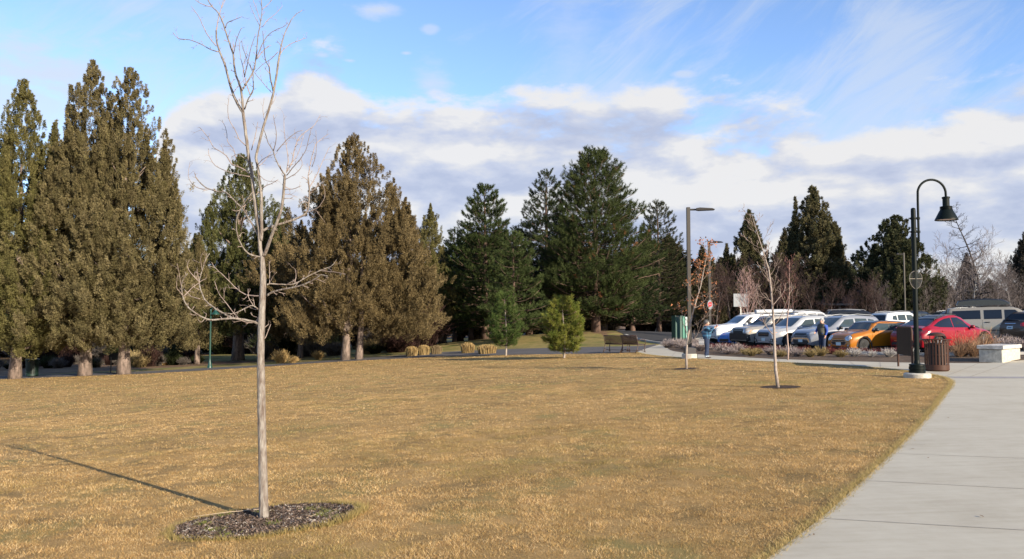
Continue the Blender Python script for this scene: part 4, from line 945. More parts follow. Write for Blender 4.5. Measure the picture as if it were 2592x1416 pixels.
LK = {'heather': 'greyish pink heather', 'tan': 'straw grass clump', 'red': 'dark red shrub', 'white': 'pale silvery shrub', 'twiggy': 'orange brown twiggy shrub'}
def near(px):
    if px < 1742: return 'left of the first light pole'
    if px < 1780: return 'beside the foot of the first light pole'
    if px < 1850: return 'before the blue car'
    if px < 1905: return 'before the black bumpered silver car'
    if px < 1985: return 'before the pale silver car'
    if px < 2090: return 'before the grey fronted silver car'
    if px < 2200: return 'before the orange car'
    if px < 2310: return 'before the rear of the red car'
    return 'right of the litter bin before the red car'
# front row, then a back row of red ones
fr = [(1702, 879, 'heather'), (1718, 882, 'heather'), (1726, 876, 'heather'), (1733, 886, 'heather'), (1750, 888, 'heather'), (1764, 884, 'heather'), (1776, 890, 'heather'), (1709, 873, 'heather'), (1745, 872, 'heather'), (1758, 877, 'heather'), (1690, 882, 'heather'),
      (1828, 894, 'heather'), (1846, 899, 'heather'), (1864, 897, 'heather'), (1888, 900, 'tan'), (1903, 903, 'tan'), (1918, 898, 'tan'), (1952, 900, 'heather'), (1976, 905, 'tan'), (1992, 902, 'heather'), (2020, 904, 'heather'), (2052, 906, 'tan'), (2128, 906, 'tan'), (2162, 905, 'white'), (2206, 906, 'white'), (2250, 906, 'white'), (2308, 902, 'white'), (2078, 903, 'tan'),
      (2428, 906, 'twiggy'), (2440, 904, 'twiggy'), (2464, 905, 'twiggy'), (2484, 902, 'twiggy'), (2492, 899, 'twiggy')]
rd = [(1735, 868), (1798, 882), (1812, 884), (1826, 887), (1840, 885), (1790, 878), (1875, 889), (1912, 890), (1930, 890), (1958, 891), (1975, 893), (2010, 894), (2035, 893), (2070, 896), (2096, 896), (2108, 898), (2140, 897), (2180, 897), (2225, 898), (2268, 900), (1765, 872), (1752, 866)]
for i, (px, py, k) in enumerate(fr):
    x, y = G(px, py); shrub(k, x, y, LK[k] + ' ' + near(px), bedg, (.78 + .3 * rb_.random()) * (1.0 if k != 'twiggy' else 1.15), seed=i)
for i, (px, py) in enumerate(rd):
    x, y = G(px, py); shrub('red', x, y, LK['red'] + ' ' + near(px), bedg, .8 + .3 * rb_.random(), seed=i)
for i, (px, py) in enumerate(((2535, 884), (2560, 885), (2590, 886), (2615, 888), (2548, 880), (2510, 884))):
    x, y = G(px, py); shrub('heather', x, y, 'pale grey heather behind the concrete bench block', 'heathers behind the bench block', 1.15, seed=i)
# dry plants at the edge of the woods
edge = [(710, 920, 'tuft', 'bright straw coloured grass tuft right of the bare lawn tree trunk', 1.0), (741, 920, 'tuft', 'smaller straw tuft next to the bright one by the footpath', .72), (806, 911, 'tuft', 'small straw tuft near the twin trunks', .8),
        (352, 930, 'tall', 'tall dry grass beside the third juniper trunk', .85), (372, 928, 'tall', 'tall dry grass clump behind the footpath, right of the third trunk', .8), (336, 928, 'tall', 'tall dry grass hiding the foot of the info panel', .8), (398, 926, 'tuft', 'low dry grass tuft left of the green park lamp', .9), (418, 925, 'tuft', 'low dry grass tuft nearer the green park lamp', .8), (440, 921, 'tuft', 'last low dry grass tuft left of the green park lamp', .7),
        (780, 903, 'sage', 'grey sagebrush behind the straw tufts', 1.0), (800, 904, 'sage', 'grey sagebrush left of the twin trunks', 1.05), (672, 910, 'sage', 'grey sagebrush behind the bare tree trunk', 1.05), (690, 908, 'sage', 'grey sagebrush right behind the bare tree trunk', .9), (860, 900, 'sage', 'dim sagebrush just left of the twin trunks', .9), (840, 902, 'sage', 'dim sagebrush in shade near the twin trunks', .85),
        (932, 896, 'tall', 'tall pale grass right of the twin trunks', .95), (950, 896, 'green', 'low green bush right of the twin trunks', .8), (995, 893, 'dark', 'dark red leafless bush under the broad brown juniper', .9), (1020, 892, 'dark', 'dark red leafless bush at the right foot of the broad juniper', .85), (1010, 890, 'green', 'dark green bush inside the leafless bushes', .8),
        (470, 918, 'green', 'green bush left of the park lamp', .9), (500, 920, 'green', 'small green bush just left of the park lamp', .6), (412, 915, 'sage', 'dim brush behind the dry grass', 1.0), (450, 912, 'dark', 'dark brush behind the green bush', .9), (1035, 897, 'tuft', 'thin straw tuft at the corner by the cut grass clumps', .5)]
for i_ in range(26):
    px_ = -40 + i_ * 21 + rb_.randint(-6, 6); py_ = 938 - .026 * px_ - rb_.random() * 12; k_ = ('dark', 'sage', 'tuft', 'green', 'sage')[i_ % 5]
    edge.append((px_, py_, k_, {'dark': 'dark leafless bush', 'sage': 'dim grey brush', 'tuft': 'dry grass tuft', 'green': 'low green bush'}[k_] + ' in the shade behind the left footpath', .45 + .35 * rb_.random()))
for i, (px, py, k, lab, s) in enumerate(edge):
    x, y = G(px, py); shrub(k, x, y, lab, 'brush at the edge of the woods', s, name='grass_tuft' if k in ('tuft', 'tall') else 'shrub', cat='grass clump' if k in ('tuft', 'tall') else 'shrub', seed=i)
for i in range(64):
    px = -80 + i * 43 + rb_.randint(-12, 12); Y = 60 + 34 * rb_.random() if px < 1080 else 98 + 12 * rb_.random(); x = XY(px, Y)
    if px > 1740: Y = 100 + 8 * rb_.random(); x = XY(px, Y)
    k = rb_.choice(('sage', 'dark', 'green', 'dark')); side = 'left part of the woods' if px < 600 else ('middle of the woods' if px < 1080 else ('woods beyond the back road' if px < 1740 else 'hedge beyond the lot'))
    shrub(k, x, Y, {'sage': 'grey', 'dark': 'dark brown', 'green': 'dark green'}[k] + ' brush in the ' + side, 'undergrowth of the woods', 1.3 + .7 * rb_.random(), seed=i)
# clipped ornamental grass stubs
def stub(px, py, w, h, col, label, seed):
    rs = np.random.RandomState(seed); g = GP(px, py); W = w * g.y / F; H = h * g.y / F; n = 1500
    a = rs.rand(n) * 6.283; r = np.sqrt(rs.rand(n)); x = r * np.cos(a) * W / 2; y = r * np.sin(a) * W / 2.4; hh = H * (.72 + .32 * rs.rand(n)) * (1 - .22 * r ** 3); k = 1.0 + .16 * rs.rand(n)
    x2 = x * k + rs.randn(n) * .02; y2 = y * k + rs.randn(n) * .02; B = np.stack([x, y, 0 * x], 1); Tp = np.stack([x2, y2, hh], 1); s = unit(np.cross(Tp - B, rs.randn(n, 3))) * .012
    V = np.concatenate([np.stack([B - s, B + s, Tp + s], 1), np.stack([B - s, Tp + s, Tp - s], 1)]); c = np.array(col) * (.55 + .7 * rs.rand(n))[:, None]; c = np.concatenate([c, c])
    o = tri_object('grass_stub', V, c, M_sh); o.location = g; tag(o, label, 'grass clump', 'clipped straw coloured grass clumps')
st = (.36, .25, .11)
stub(1042, 902, 27, 25, st, 'clipped straw clump, leftmost of the row of three', 1); stub(1073, 899, 27, 25, st, 'clipped straw clump, middle of the row of three', 2); stub(1105, 897, 25, 22, (.22, .16, .085), 'duller clipped straw clump, right end of the row of three', 3)
stub(1184, 894, 32, 26, st, 'taller clipped straw clump standing alone on the footpath edge', 4); stub(1233, 896, 44, 23, st, 'wide clipped straw clump beside the young mid green pine', 5)

# ------------------------------------------------------------------ street furniture
M_black = mat('black_enamel', (.004, .007, .006), .5, spec=.15); M_blk = mat('black_plastic', (.015, .015, .016), .5); M_conc2 = mat('cast_concrete', (.42, .39, .33), .9, var=.25, vscale=9, bump=.5, bscale=30)
M_green = mat('park_green', (.010, .052, .042), .4, coat=.2); M_grey = mat('bronze_pole', (.042, .036, .03), .45, metal=.2); M_brown = mat('brown_enamel', (.062, .028, .018), .5, spec=.25)
M_bench = mat('bench_brown', (.055, .028, .018), .45, coat=.2); M_lens = mat('lamp_lens', (.75, .76, .74), .2); M_bin = mat('bin_liner', (.02, .018, .018), .6); M_white = mat('white_sheet', (.22, .24, .26), .5); M_redp = mat('sign_red', (.62, .03, .04), .45)
M_steel = mat('galvanised', (.36, .36, .35), .45, metal=.6)
def gooseneck():
    g = GP(2322, 957); root = empty('street_lamp', g); s = g.y / F
    b = MB(); b.lathe([(.33, -.1), (.335, .10), (.30, .13), (0, .135)], n=32, cap=False); b.build('footing', M_conc2, root, True, 40)
    b = MB(); b.lathe([(.20, .13), (.20, .19), (.185, .2), (.185, .22), (.20, .23), (.20, .29), (.185, .30), (.185, .32), (.195, .33), (.19, .36), (.08, .38), (.065, .46)], n=28); b.build('base_collar', M_black, root, True, 40)
    hp = 4.50; b = MB(); b.lathe([(.062, .3), (.062, hp - .08), (.056, hp - .02), (.03, hp), (0, hp + .005)], n=20, cap=False); b.build('pole', M_black, root, True, 50)
    # curved arm beside the pole
    x0 = .13; pts = [(x0, 0, 3.62), (x0, 0, 3.66), (x0, 0, 4.70)]; R_ = .375
    for i in range(1, 19):
        a = math.pi - math.pi * i / 19; pts.append((x0 + R_ + R_ * math.cos(a), 0, 4.88 + R_ * 1.0 * math.sin(a)))
    pts += [(x0 + 2 * R_, 0, 4.86), (x0 + 2 * R_ , 0, 4.76)]
    b = MB(); b.tube(pts, .030, 12); b.build('curved_arm', M_black, root, True, 50)
    for z in (3.86, 4.22):
        b = MB(); b.lathe([(.078, z - .025), (.08, z), (.078, z + .025)], n=20); b.box((x0 / 2 + .02, 0, z), (x0 / 2 + .02, .022, .022)); b.lathe([(.045, z - .03), (.045, z + .03)], c=(x0, 0, 0), n=16); b.box((-.09, 0, z), (.03, .016, .016)); b.build('clamp', M_black, root)
    cx = x0 + 2 * R_; b = MB()
    b.lathe([(.075, 4.80), (.10, 4.79), (.10, 4.755), (.085, 4.75), (.085, 4.55), (.14, 4.54), (.15, 4.53)], c=(cx, 0, 0), n=28)
    for z in (4.525, 4.49, 4.455): b.lathe([(.10, z + .012), (.155, z + .008), (.155, z - .008), (.10, z - .012)], c=(cx, 0, 0), n=28)
    b.build('lamp_neck', M_black, root, True, 35)
    b = MB(); b.lathe([(.145, 4.445), (.17, 4.42), (.272, 4.215), (.285, 4.19), (.285, 4.172), (.262, 4.18), (.16, 4.40), (0, 4.41)], c=(cx, 0, 0), n=36, cap=False); b.build('lamp_shade', M_black, root, True, 40)
    b = MB(); b.lathe([(0, 4.20), (.24, 4.195), (.25, 4.205)], c=(cx, 0, 0), n=28, cap=False); b.build('lamp_lens', M_lens, root)
    # clear oval bracket on the pole
    M_cl = mat('clear_bracket', (.6, .6, .58), .2, trans=.85, alpha=.05)
    z0 = 2.58; pts = [(.165 * math.sin(t) * (1 + .18 * math.cos(t)), -.05, z0 + .235 * math.cos(t)) for t in [2 * math.pi * i / 32 for i in range(33)]]
    b = MB(); b.tube(pts, .007, 6, cap=False); b.box((0, -.05, z0 + .03), (.17, .008, .006)); b.build('oval_hoop', mat('hoop_wire', (.22, .19, .16), .35, metal=.3), root)
    b = MB(); b.prism([(p[0] * .96, (p[2] - z0) * .96) for p in pts[:-1]], (0, -.052, z0), (1, 0, 0), (0, 0, 1), .004); b.build('oval_panel', M_cl, root)
    tag(root, 'black gooseneck lamp post on a round concrete footing at the lawn corner', 'street lamp')
gooseneck()

def parking_light(px, py, top, arm_dir, label, hs=.075, head_l=.62, sign=False, conc=True, Y=None, hang=False):
    if Y: x = XY(px, Y); g = Vector((x, Y, T0(x, Y)))
    else: g = GP(px, py)
    H = HT(px, g.y, top); root = empty('light_pole', g); 
    if conc:
        b = MB(); b.lathe([(.32, -.1), (.32, .17), (.29, .2), (0, .2)], n=28, cap=False); b.build('footing', M_conc2, root, True, 40)
        b = MB(); b.box((0, 0, .33), (.22, .22, .14), bev=.02); b.build('base_cover', mat('cover_dark', (.05, .045, .045), .5), root)
    b = MB(); b.box((0, 0, H / 2 + .08), (hs, hs, H / 2 - .08), bev=.008); b.build('pole', M_grey, root)
    z = H - .10; d = Vector(arm_dir).normalized(); M_ = Matrix.Rotation(math.atan2(d.y, d.x), 3, 'Z')
    b = MB(); b.box(Vector((0, 0, z)) + d * .18, (.16, .035, .035), M=M_); b.build('arm', M_grey, root)
    hb = MB(); x0 = .32
    prof = [(x0, -.03), (x0 + .1, -.055), (x0 + head_l, -.04), (x0 + head_l + .04, -.01), (x0 + head_l - .06, .035), (x0 + .16, .075), (x0, .05)]
    w = .17; vs = []; n = len(prof)
    for sgn, k in ((-1, .8), (-.6, 1), (.6, 1), (1, .8)):
        for (a, c) in prof: vs.append(M_ @ Vector((a if abs(sgn) < 1 else x0 + (a - x0) * .96, sgn * w, c * k)) + Vector((0, 0, z)))
    fs = [tuple(range(n)), tuple(range(3 * n, 4 * n))[::-1]] + [(l * n + i, (l + 1) * n + i, (l + 1) * n + (i + 1) % n, l * n + (i + 1) % n) for l in range(3) for i in range(n)]
    hb.add(vs, fs); ho = hb.build('lamp_head', M_grey, root)
    if sign:
        b = MB(); zc = HT(px, g.y, 772); M2 = Matrix.Rotation(math.pi / 2, 3, 'X'); b.prism([(.17 * math.cos(t), .30 * math.sin(t)) for t in [2 * math.pi * i / 32 for i in range(32)]], (0, -hs - .01, zc), (1, 0, 0), (0, 0, 1), .012); o = b.build('round_sign', M_white, root)
        b = MB(); b.prism([(.13 * math.cos(t), .15 * math.sin(t)) for t in [2 * math.pi * i / 28 for i in range(28)]], (0, -hs - .023, zc + .03), (1, 0, 0), (0, 0, 1), .006); b.build('sign_disc', M_redp, o)
        b = MB(); b.box((0, -hs - .032, zc + .03), (.09, .003, .022)); b.build('sign_bar', M_white, o)
    return tag(root, label, 'light pole', 'lot light poles')
parking_light(1746, 908, 524, (1, -.15, 0), 'tall square light pole behind the leafy sapling at the bed tip', hs=.072, head_l=.72)
parking_light(1797, 0, 610, (.9, -.5, 0), 'second light pole carrying a round red and white sign', Y=52, hs=.075, head_l=.55, sign=True, conc=False)
parking_light(2292, 0, 640, (-.9, .2, 0), 'distant thin light pole just left of the black lamp post', Y=62, hs=.045, head_l=.22, conc=False)

def trash():
    g = GP(2372, 941); root = empty('litter_bin', g); n = 24; H = .93
    b = MB(); b.lathe([(.29, .015), (.305, .03), (.335, .06), (.335, .20), (.33, .205), (.31, .205)], n=32); b.build('base_band', M_brown, root, True, 35)
    b = MB()
    for k in range(n):
        a = 2 * math.pi * k / n; u = Vector((math.cos(a), math.sin(a), 0)); t = Vector((-math.sin(a), math.cos(a), 0)); P = [(.318, .18), (.318, .80), (.325, .86), (.355, .915), (.395, .945)]
        vs = [];
        for (r, z) in P:
            for (o_, q) in ((-.021, 0), (.021, 0), (.021, .008), (-.021, .008)): vs.append(u * (r + q) + t * o_ + Vector((0, 0, z)))
        m = len(P); fs = [(i * 4 + j, i * 4 + (j + 1) % 4, (i + 1) * 4 + (j + 1) % 4, (i + 1) * 4 + j) for i in range(m - 1) for j in range(4)] + [(3, 2, 1, 0), (4 * m - 4, 4 * m - 3, 4 * m - 2, 4 * m - 1)]
        b.add(vs, fs)
    b.build('slats', M_brown, root)
    b = MB(); ring = lambda r, z, rr: b.tube([(r * math.cos(t), r * math.sin(t), z) for t in [2 * math.pi * i / 40 for i in range(41)]], rr, 6, cap=False)
    ring(.398, .945, .011); ring(.315, .80, .010); ring(.313, .50, .009); b.build('hoops', M_brown, root, True)
    b = MB(); b.lathe([(.24, .04), (.24, .82), (.235, .84)], n=28); b.build('liner', M_bin, root, True, 40)
    b = MB(); b.lathe([(.23, 1.05), (.245, 1.055), (.22, 1.10), (.15, 1.135), (.07, 1.15), (0, 1.152)], n=32, cap=True); b.build('bonnet', M_brown, root, True, 40)
    b = MB()
    for a in (0.5, 2.6, 4.7): b.box((.17 * math.cos(a), .17 * math.sin(a), .96), (.022, .008, .10), rz=a + 1.57)
    b.build('bonnet_stays', M_brown, root)
    tag(root, 'brown slatted steel litter bin with flared rim and domed bonnet', 'litter bin')
trash()

def sign_panel():
    a = GP(2273, 929); c = GP(2311, 938); root = empty('notice_board', (a + c) / 2); o = (a + c) / 2; ax = (c - a).normalized(); Lh = (c - a).length / 2; rz = math.atan2(ax.y, ax.x)
    root.rotation_euler.z = rz; Ht = 1.28
    b = MB(); w = Lh * .92; poly = [(-w, .42), (w, .42), (w, Ht - .12)] + [(w - .12 + .12 * math.cos(t), Ht - .12 + .12 * math.sin(t)) for t in (.5, 1.0, 1.57)] + [(-w + .12 - .12 * math.sin(t), Ht - .12 + .12 * math.cos(t)) for t in (0, .5, 1.0)] + [(-w, Ht - .12)]
    b.prism(poly, (0, .02, 0), (1, 0, 0), (0, 0, 1), .04); b.build('panel', mat('panel_brown', (.035, .022, .014), .7, spec=.15, var=.15, vscale=6), root)
    b = MB()
    pts = [(-w - .02, 0, -.1), (-w - .02, 0, Ht - .12)] + [(-w + .12 - .14 * math.cos(t), 0, Ht - .12 + .14 * math.sin(t)) for t in (.4, .8, 1.2, 1.57)] + [(w - .12 + .14 * math.sin(t), 0, Ht - .12 + .14 * math.cos(t)) for t in (0, .4, .8, 1.2)] + [(w + .02, 0, Ht - .12), (w + .02, 0, -.1)]
    b.tube(pts, .032, 10); b.build('tube_frame', M_brown, root, True, 50)
    tag(root, 'brown metal notice board seen from the back, left of the black lamp post', 'notice board')
sign_panel()

def bench_block():
    a = GP(2538, 920); c = GP(2583, 911); root = empty('concrete_bench', a); d = (c - a); root.rotation_euler.z = math.atan2(d.y, d.x); Lb = Vector((d.x, d.y)).length; w = .72
    H = .54; b = MB(); b.box((Lb / 2, w / 2, H / 2 - .1), (Lb / 2, w / 2, H / 2 + .02), bev=.02); b.build('base', M_conc2, root)
    b = MB(); b.box((Lb / 2, w / 2, H - .005), (Lb / 2 + .05, w / 2 + .05, .065), bev=.012); b.build('cap_slab', mat('cap_stone', (.44, .41, .37), .85, var=.3, vscale=7, bump=.4), root)
    tag(root, 'low concrete bench block with overhanging cap at the right edge of the walk', 'bench')
bench_block()

def bench(px, py, rz, label):
    g = GP(px, py); root = empty('park_bench', g, rz); hw = .52
    def slatset(name, pts, cnt, th):
        b = MB()
        for i in range(cnt):
            x = -hw + .05 + (2 * hw - .1) * i / (cnt - 1); b.tube([(x, p[0], p[1]) for p in pts], .013, 5)
        return b.build(name, M_bench, root, True)
    slatset('seat', [(-.42, .43), (-.2, .415), (0, .42), (.05, .44)], 26, .02); slatset('backrest', [(.06, .46), (.10, .62), (.17, .82), (.20, .87)], 26, .02)
    for nm, P in (('seat', [(-.42, .43), (.05, .44)]), ('backrest', [(.07, .47), (.20, .87)])):
        b = MB()
        for (y, z) in P: b.tube([(-hw, y, z), (hw, y, z)], .02, 8)
        b.build(nm + '_rail', M_bench, root, True)
    for s in (-1, 1):
        x = s * hw; b = MB(); b.tube([(x, -.44, 0), (x, -.40, .2), (x, -.42, .43)], .022, 8); b.build('leg', M_bench, root, True)
        b = MB(); b.tube([(x, .26, 0), (x, .12, .22), (x, .06, .44), (x, .12, .66), (x, .20, .88)], .022, 8); b.build('leg', M_bench, root, True)
        b = MB(); b.tube([(x, -.40, .08), (x, -.1, .16), (x, .18, .1)], .014, 6); b.build('foot_brace', M_bench, root, True)
        b = MB(); b.tube([(x, -.43, .40), (x, -.47, .55), (x, -.42, .66), (x, -.2, .68), (x, .08, .62)], .018, 8); b.build('armrest', M_bench, root, True)
    b = MB(); b.tube([(-hw, .0, .14), (hw, .0, .14)], .012, 6); b.build('stretcher', M_bench, root, True)
    return tag(root, label, 'bench', 'brown steel slat benches at the walk')
bench(1556, 893, math.radians(186 - 42), 'left of the two brown slatted steel benches, its back to us')
bench(1598, 894, math.radians(186 - 58), 'right of the two brown slatted steel benches, turned a little with its arm showing')

def green_lamp():
    g = GP(531, 932); s = g.y / F; root = empty('park_lamp', g); H = HT(531, g.y, 783)
    b = MB(); b.lathe([(.16, 0), (.15, .12), (.11, .18), (.10, .32), (.065, .40), (.055, .6), (.05, H - .1), (.055, H - .05), (.02, H)], n=20); b.build('pole', M_green, root, True, 45)
    b = MB(); b.tube([(0, 0, H - .15), (.08, 0, H + .05), (.2, 0, H + .12), (.30, 0, H + .06), (.30, 0, H - .05)], .022, 8); b.build('arm', M_green, root, True)
    b = MB(); b.lathe([(0, H - .02), (.07, H - .03), (.08, H - .12), (.12, H - .16), (.24, H - .30), (.25, H - .34), (.22, H - .33), (0, H - .2)], c=(.30, 0, 0), n=24, cap=False); b.build('lamp_shade', M_green, root, True, 45)
    tag(root, 'slim dark green park lamp with bell shade beside the footpath', 'street lamp')
green_lamp()
def green_bin():
    x = XY(85, GP(85, 955).y + .5); Y = GP(85, 955).y + .5; root = empty('green_bin', (x, Y, T0(x, Y)))
    b = MB(); n = 26
    for k in range(n):
        a = 2 * math.pi * k / n; b.box((.33 * math.cos(a), .33 * math.sin(a), .55), (.022, .008, .46), rz=a + math.pi / 2)
    b.build('slats', mat('bin_green', (.006, .022, .016), .5), root)
    b = MB(); b.lathe([(.30, .03), (.345, .06), (.345, .18), (.31, .18)], n=28); b.lathe([(.31, .95), (.36, .96), (.38, 1.04), (.33, 1.05)], n=28); b.build('bands', MATS['bin_green'], root, True, 35)
    b = MB(); b.lathe([(.28, .05), (.28, 1.0)], n=24); b.build('liner', M_bin, root)
    tag(root, 'dark green slatted litter bin in the shade behind the leftmost trunk', 'litter bin')
green_bin()
def info_panel():
    Y = GP(300, 946).y + 1.2; x = XY(301, Y); root = empty('info_panel', (x, Y, T0(x, Y))); root.rotation_euler.z = .35
    M_s = mat('panel_steel_dark', (.03, .035, .04), .35); b = MB(); M_ = Matrix.Rotation(math.radians(-40), 3, 'X'); b.box((0, 0, .98), (.52, .33, .02), M=M_); b.build('panel', M_s, root)
    for s in (-1, 1): b = MB(); b.box((s * .38, .02, .47), (.03, .03, .50)); b.build('post', M_s, root)
    tag(root, 'low slanted interpretive panel half hidden by the third juniper trunk', 'info panel')
info_panel()
def cabinet():
    Y = 54; x = XY(1722, Y); root = empty('utility_cabinet', (x, Y, T0(x, Y)), .25)
    H = HT(1722, Y, 801); M_c = mat('cabinet_green', (.035, .19, .135), .45); M_c2 = mat('cabinet_dark_green', (.012, .06, .045), .5)
    b = MB(); b.box((-.20, .1, H / 2), (.25, .30, H / 2), bev=.015); b.box((-.20, .1, H + .015), (.27, .32, .02)); b.build('body', M_c2, root)
    b = MB(); b.box((.14, -.12, H / 2), (.07, .10, H / 2), bev=.01); b.build('side_post', M_c, root)
    b = MB(); b.box((.38, -.12, H * .36), (.09, .09, H * .36), bev=.01); b.build('lower_post', mat('cabinet_pale', (.16, .36, .30), .5), root)
    b = MB(); b.box((.40, -.16, H * .80), (.17, .10, .30), bev=.015); b.build('meter_box', mat('meter_grey', (.42, .48, .46), .5), root)
    tag(root, 'green electrical cabinet with grey meter box left of the first light pole', 'electrical cabinet')
cabinet()
def board():
    Y = 76; x = XY(1876, Y); root = empty('sign_board', (x, Y, T0(x, Y)), .1); z0 = HT(1876, Y, 777); z1 = HT(1876, Y, 744)
    b = MB(); b.box((0, 0, (z0 + z1) / 2), (.72, .03, (z1 - z0) / 2), bev=.01); b.build('board', M_white, root)
    b = MB(); b.box((0, .08, z0 / 2 + .2), (.05, .05, z0 / 2 + .2)); b.build('post', M_steel, root); tag(root, 'white rectangular board on a post behind the pale upswept tree', 'sign')
    Y = 102; x = XY(1500, Y); root = empty('road_sign', (x, Y, T0(x, Y)))
    z = HT(1500, Y, 780); b = MB(); b.box((.2, 0, z), (.62, .03, .16), bev=.01); b.build('sign_face', M_white, root); b = MB(); b.box((-.25, .06, z / 2), (.05, .04, z / 2)); b.build('post', M_steel, root)
    tag(root, 'small white sign on a thin post in the shade under the biggest pine', 'sign')
board()
def shelter():
    Y = 86; xa = XY(2092, Y); xb = XY(2262, Y); g0 = T0(xa, Y); root = empty('shelter', ((xa + xb) / 2, Y, g0)); w = (xb - xa) / 2; ze = HT(2150, Y, 768) - 0; zr = HT(2150, Y, 722)
    M_roof = mat('roof_shingle', (.085, .045, .035), .9, var=.35, vscale=14, bump=.5, stretch=(.3, 1, 4)); M_wall = mat('shelter_wall', (.05, .038, .028), .8, var=.4, vscale=3, stretch=(6, 6, .4)); M_fas = mat('fascia', (.22, .19, .165), .7)
    D = 4.0; b = MB(); o = .5
    A = [(-w - o, -o, ze), (w + o, -o, ze), (w + o, 2 * D + o, ze), (-w - o, 2 * D + o, ze), (-w + 2.2, D, zr), (w - 2.2, D, zr)]
    b.add([(p[0], p[1], p[2]) for p in A] + [(p[0], p[1], p[2] - .14) for p in A[:4]], [(0, 1, 5, 4), (1, 2, 5), (2, 3, 4, 5), (3, 0, 4), (9, 8, 7, 6), (0, 6, 7, 1), (1, 7, 8, 2), (2, 8, 9, 3), (3, 9, 6, 0)]); b.build('roof', M_roof, root)
    b = MB(); b.box((0, -o - .03, ze - .09), (w + o, .025, .10)); b.build('fascia', M_fas, root)
    b = MB(); b.box((w * .3, .4, ze / 2 - .1), (w * .66, .1, ze / 2 - .12)); b.build('wall', M_wall, root)
    for i in range(3):
        b = MB(); b.box((-w + .3 + i * w * .32, 0, ze / 2 - .1), (.09, .09, ze / 2 - .06)); b.build('post', M_fas, root)
    for i in range(3):
        b = MB(); b.box((w * (-.05 + i * .35), .28, ze * .55), (.5, .03, .42)); b.build('window', mat('dim_glass', (.02, .022, .026), .15), root)
    tag(root, 'low dark picnic shelter with hipped shingle roof beyond the lot', 'shelter')
shelter()

# ------------------------------------------------------------------ cars
def paint(name, col, metal=.0, rough=.32): return mat('paint_' + name, col, rough, metal=metal, coat=.55, spec=.3)
M_glass = mat('car_glass', (.008, .010, .014), .05, spec=.5); M_glass2 = mat('car_glass_clear', (.03, .045, .05), .05, spec=.7)
M_tyre = mat('tyre', (.02, .02, .02), .85); M_rim = mat('alloy', (.42, .42, .43), .3, metal=.8); M_rimd = mat('alloy_dark', (.06, .06, .065), .35, metal=.6)
M_trim = mat('black_trim', (.018, .018, .019), .55); M_chrome = mat('chrome', (.65, .66, .68), .15, metal=1.0); M_seam = mat('seam_dark', (.01, .01, .01), .8)
M_lampg = mat('headlamp_glass', (.32, .35, .38), .08, spec=.9, coat=1.0); M_amber = mat('amber_lens', (.85, .30, .03), .25, coat=.6); M_red = mat('tail_lens', (.42, .012, .015), .18, coat=.9); M_plate = mat('number_plate', (.50, .62, .66), .5); M_platef = mat('plate_print', (.05, .09, .15), .6)
M_seatc = mat('seat_cloth', (.05, .05, .05), .8)

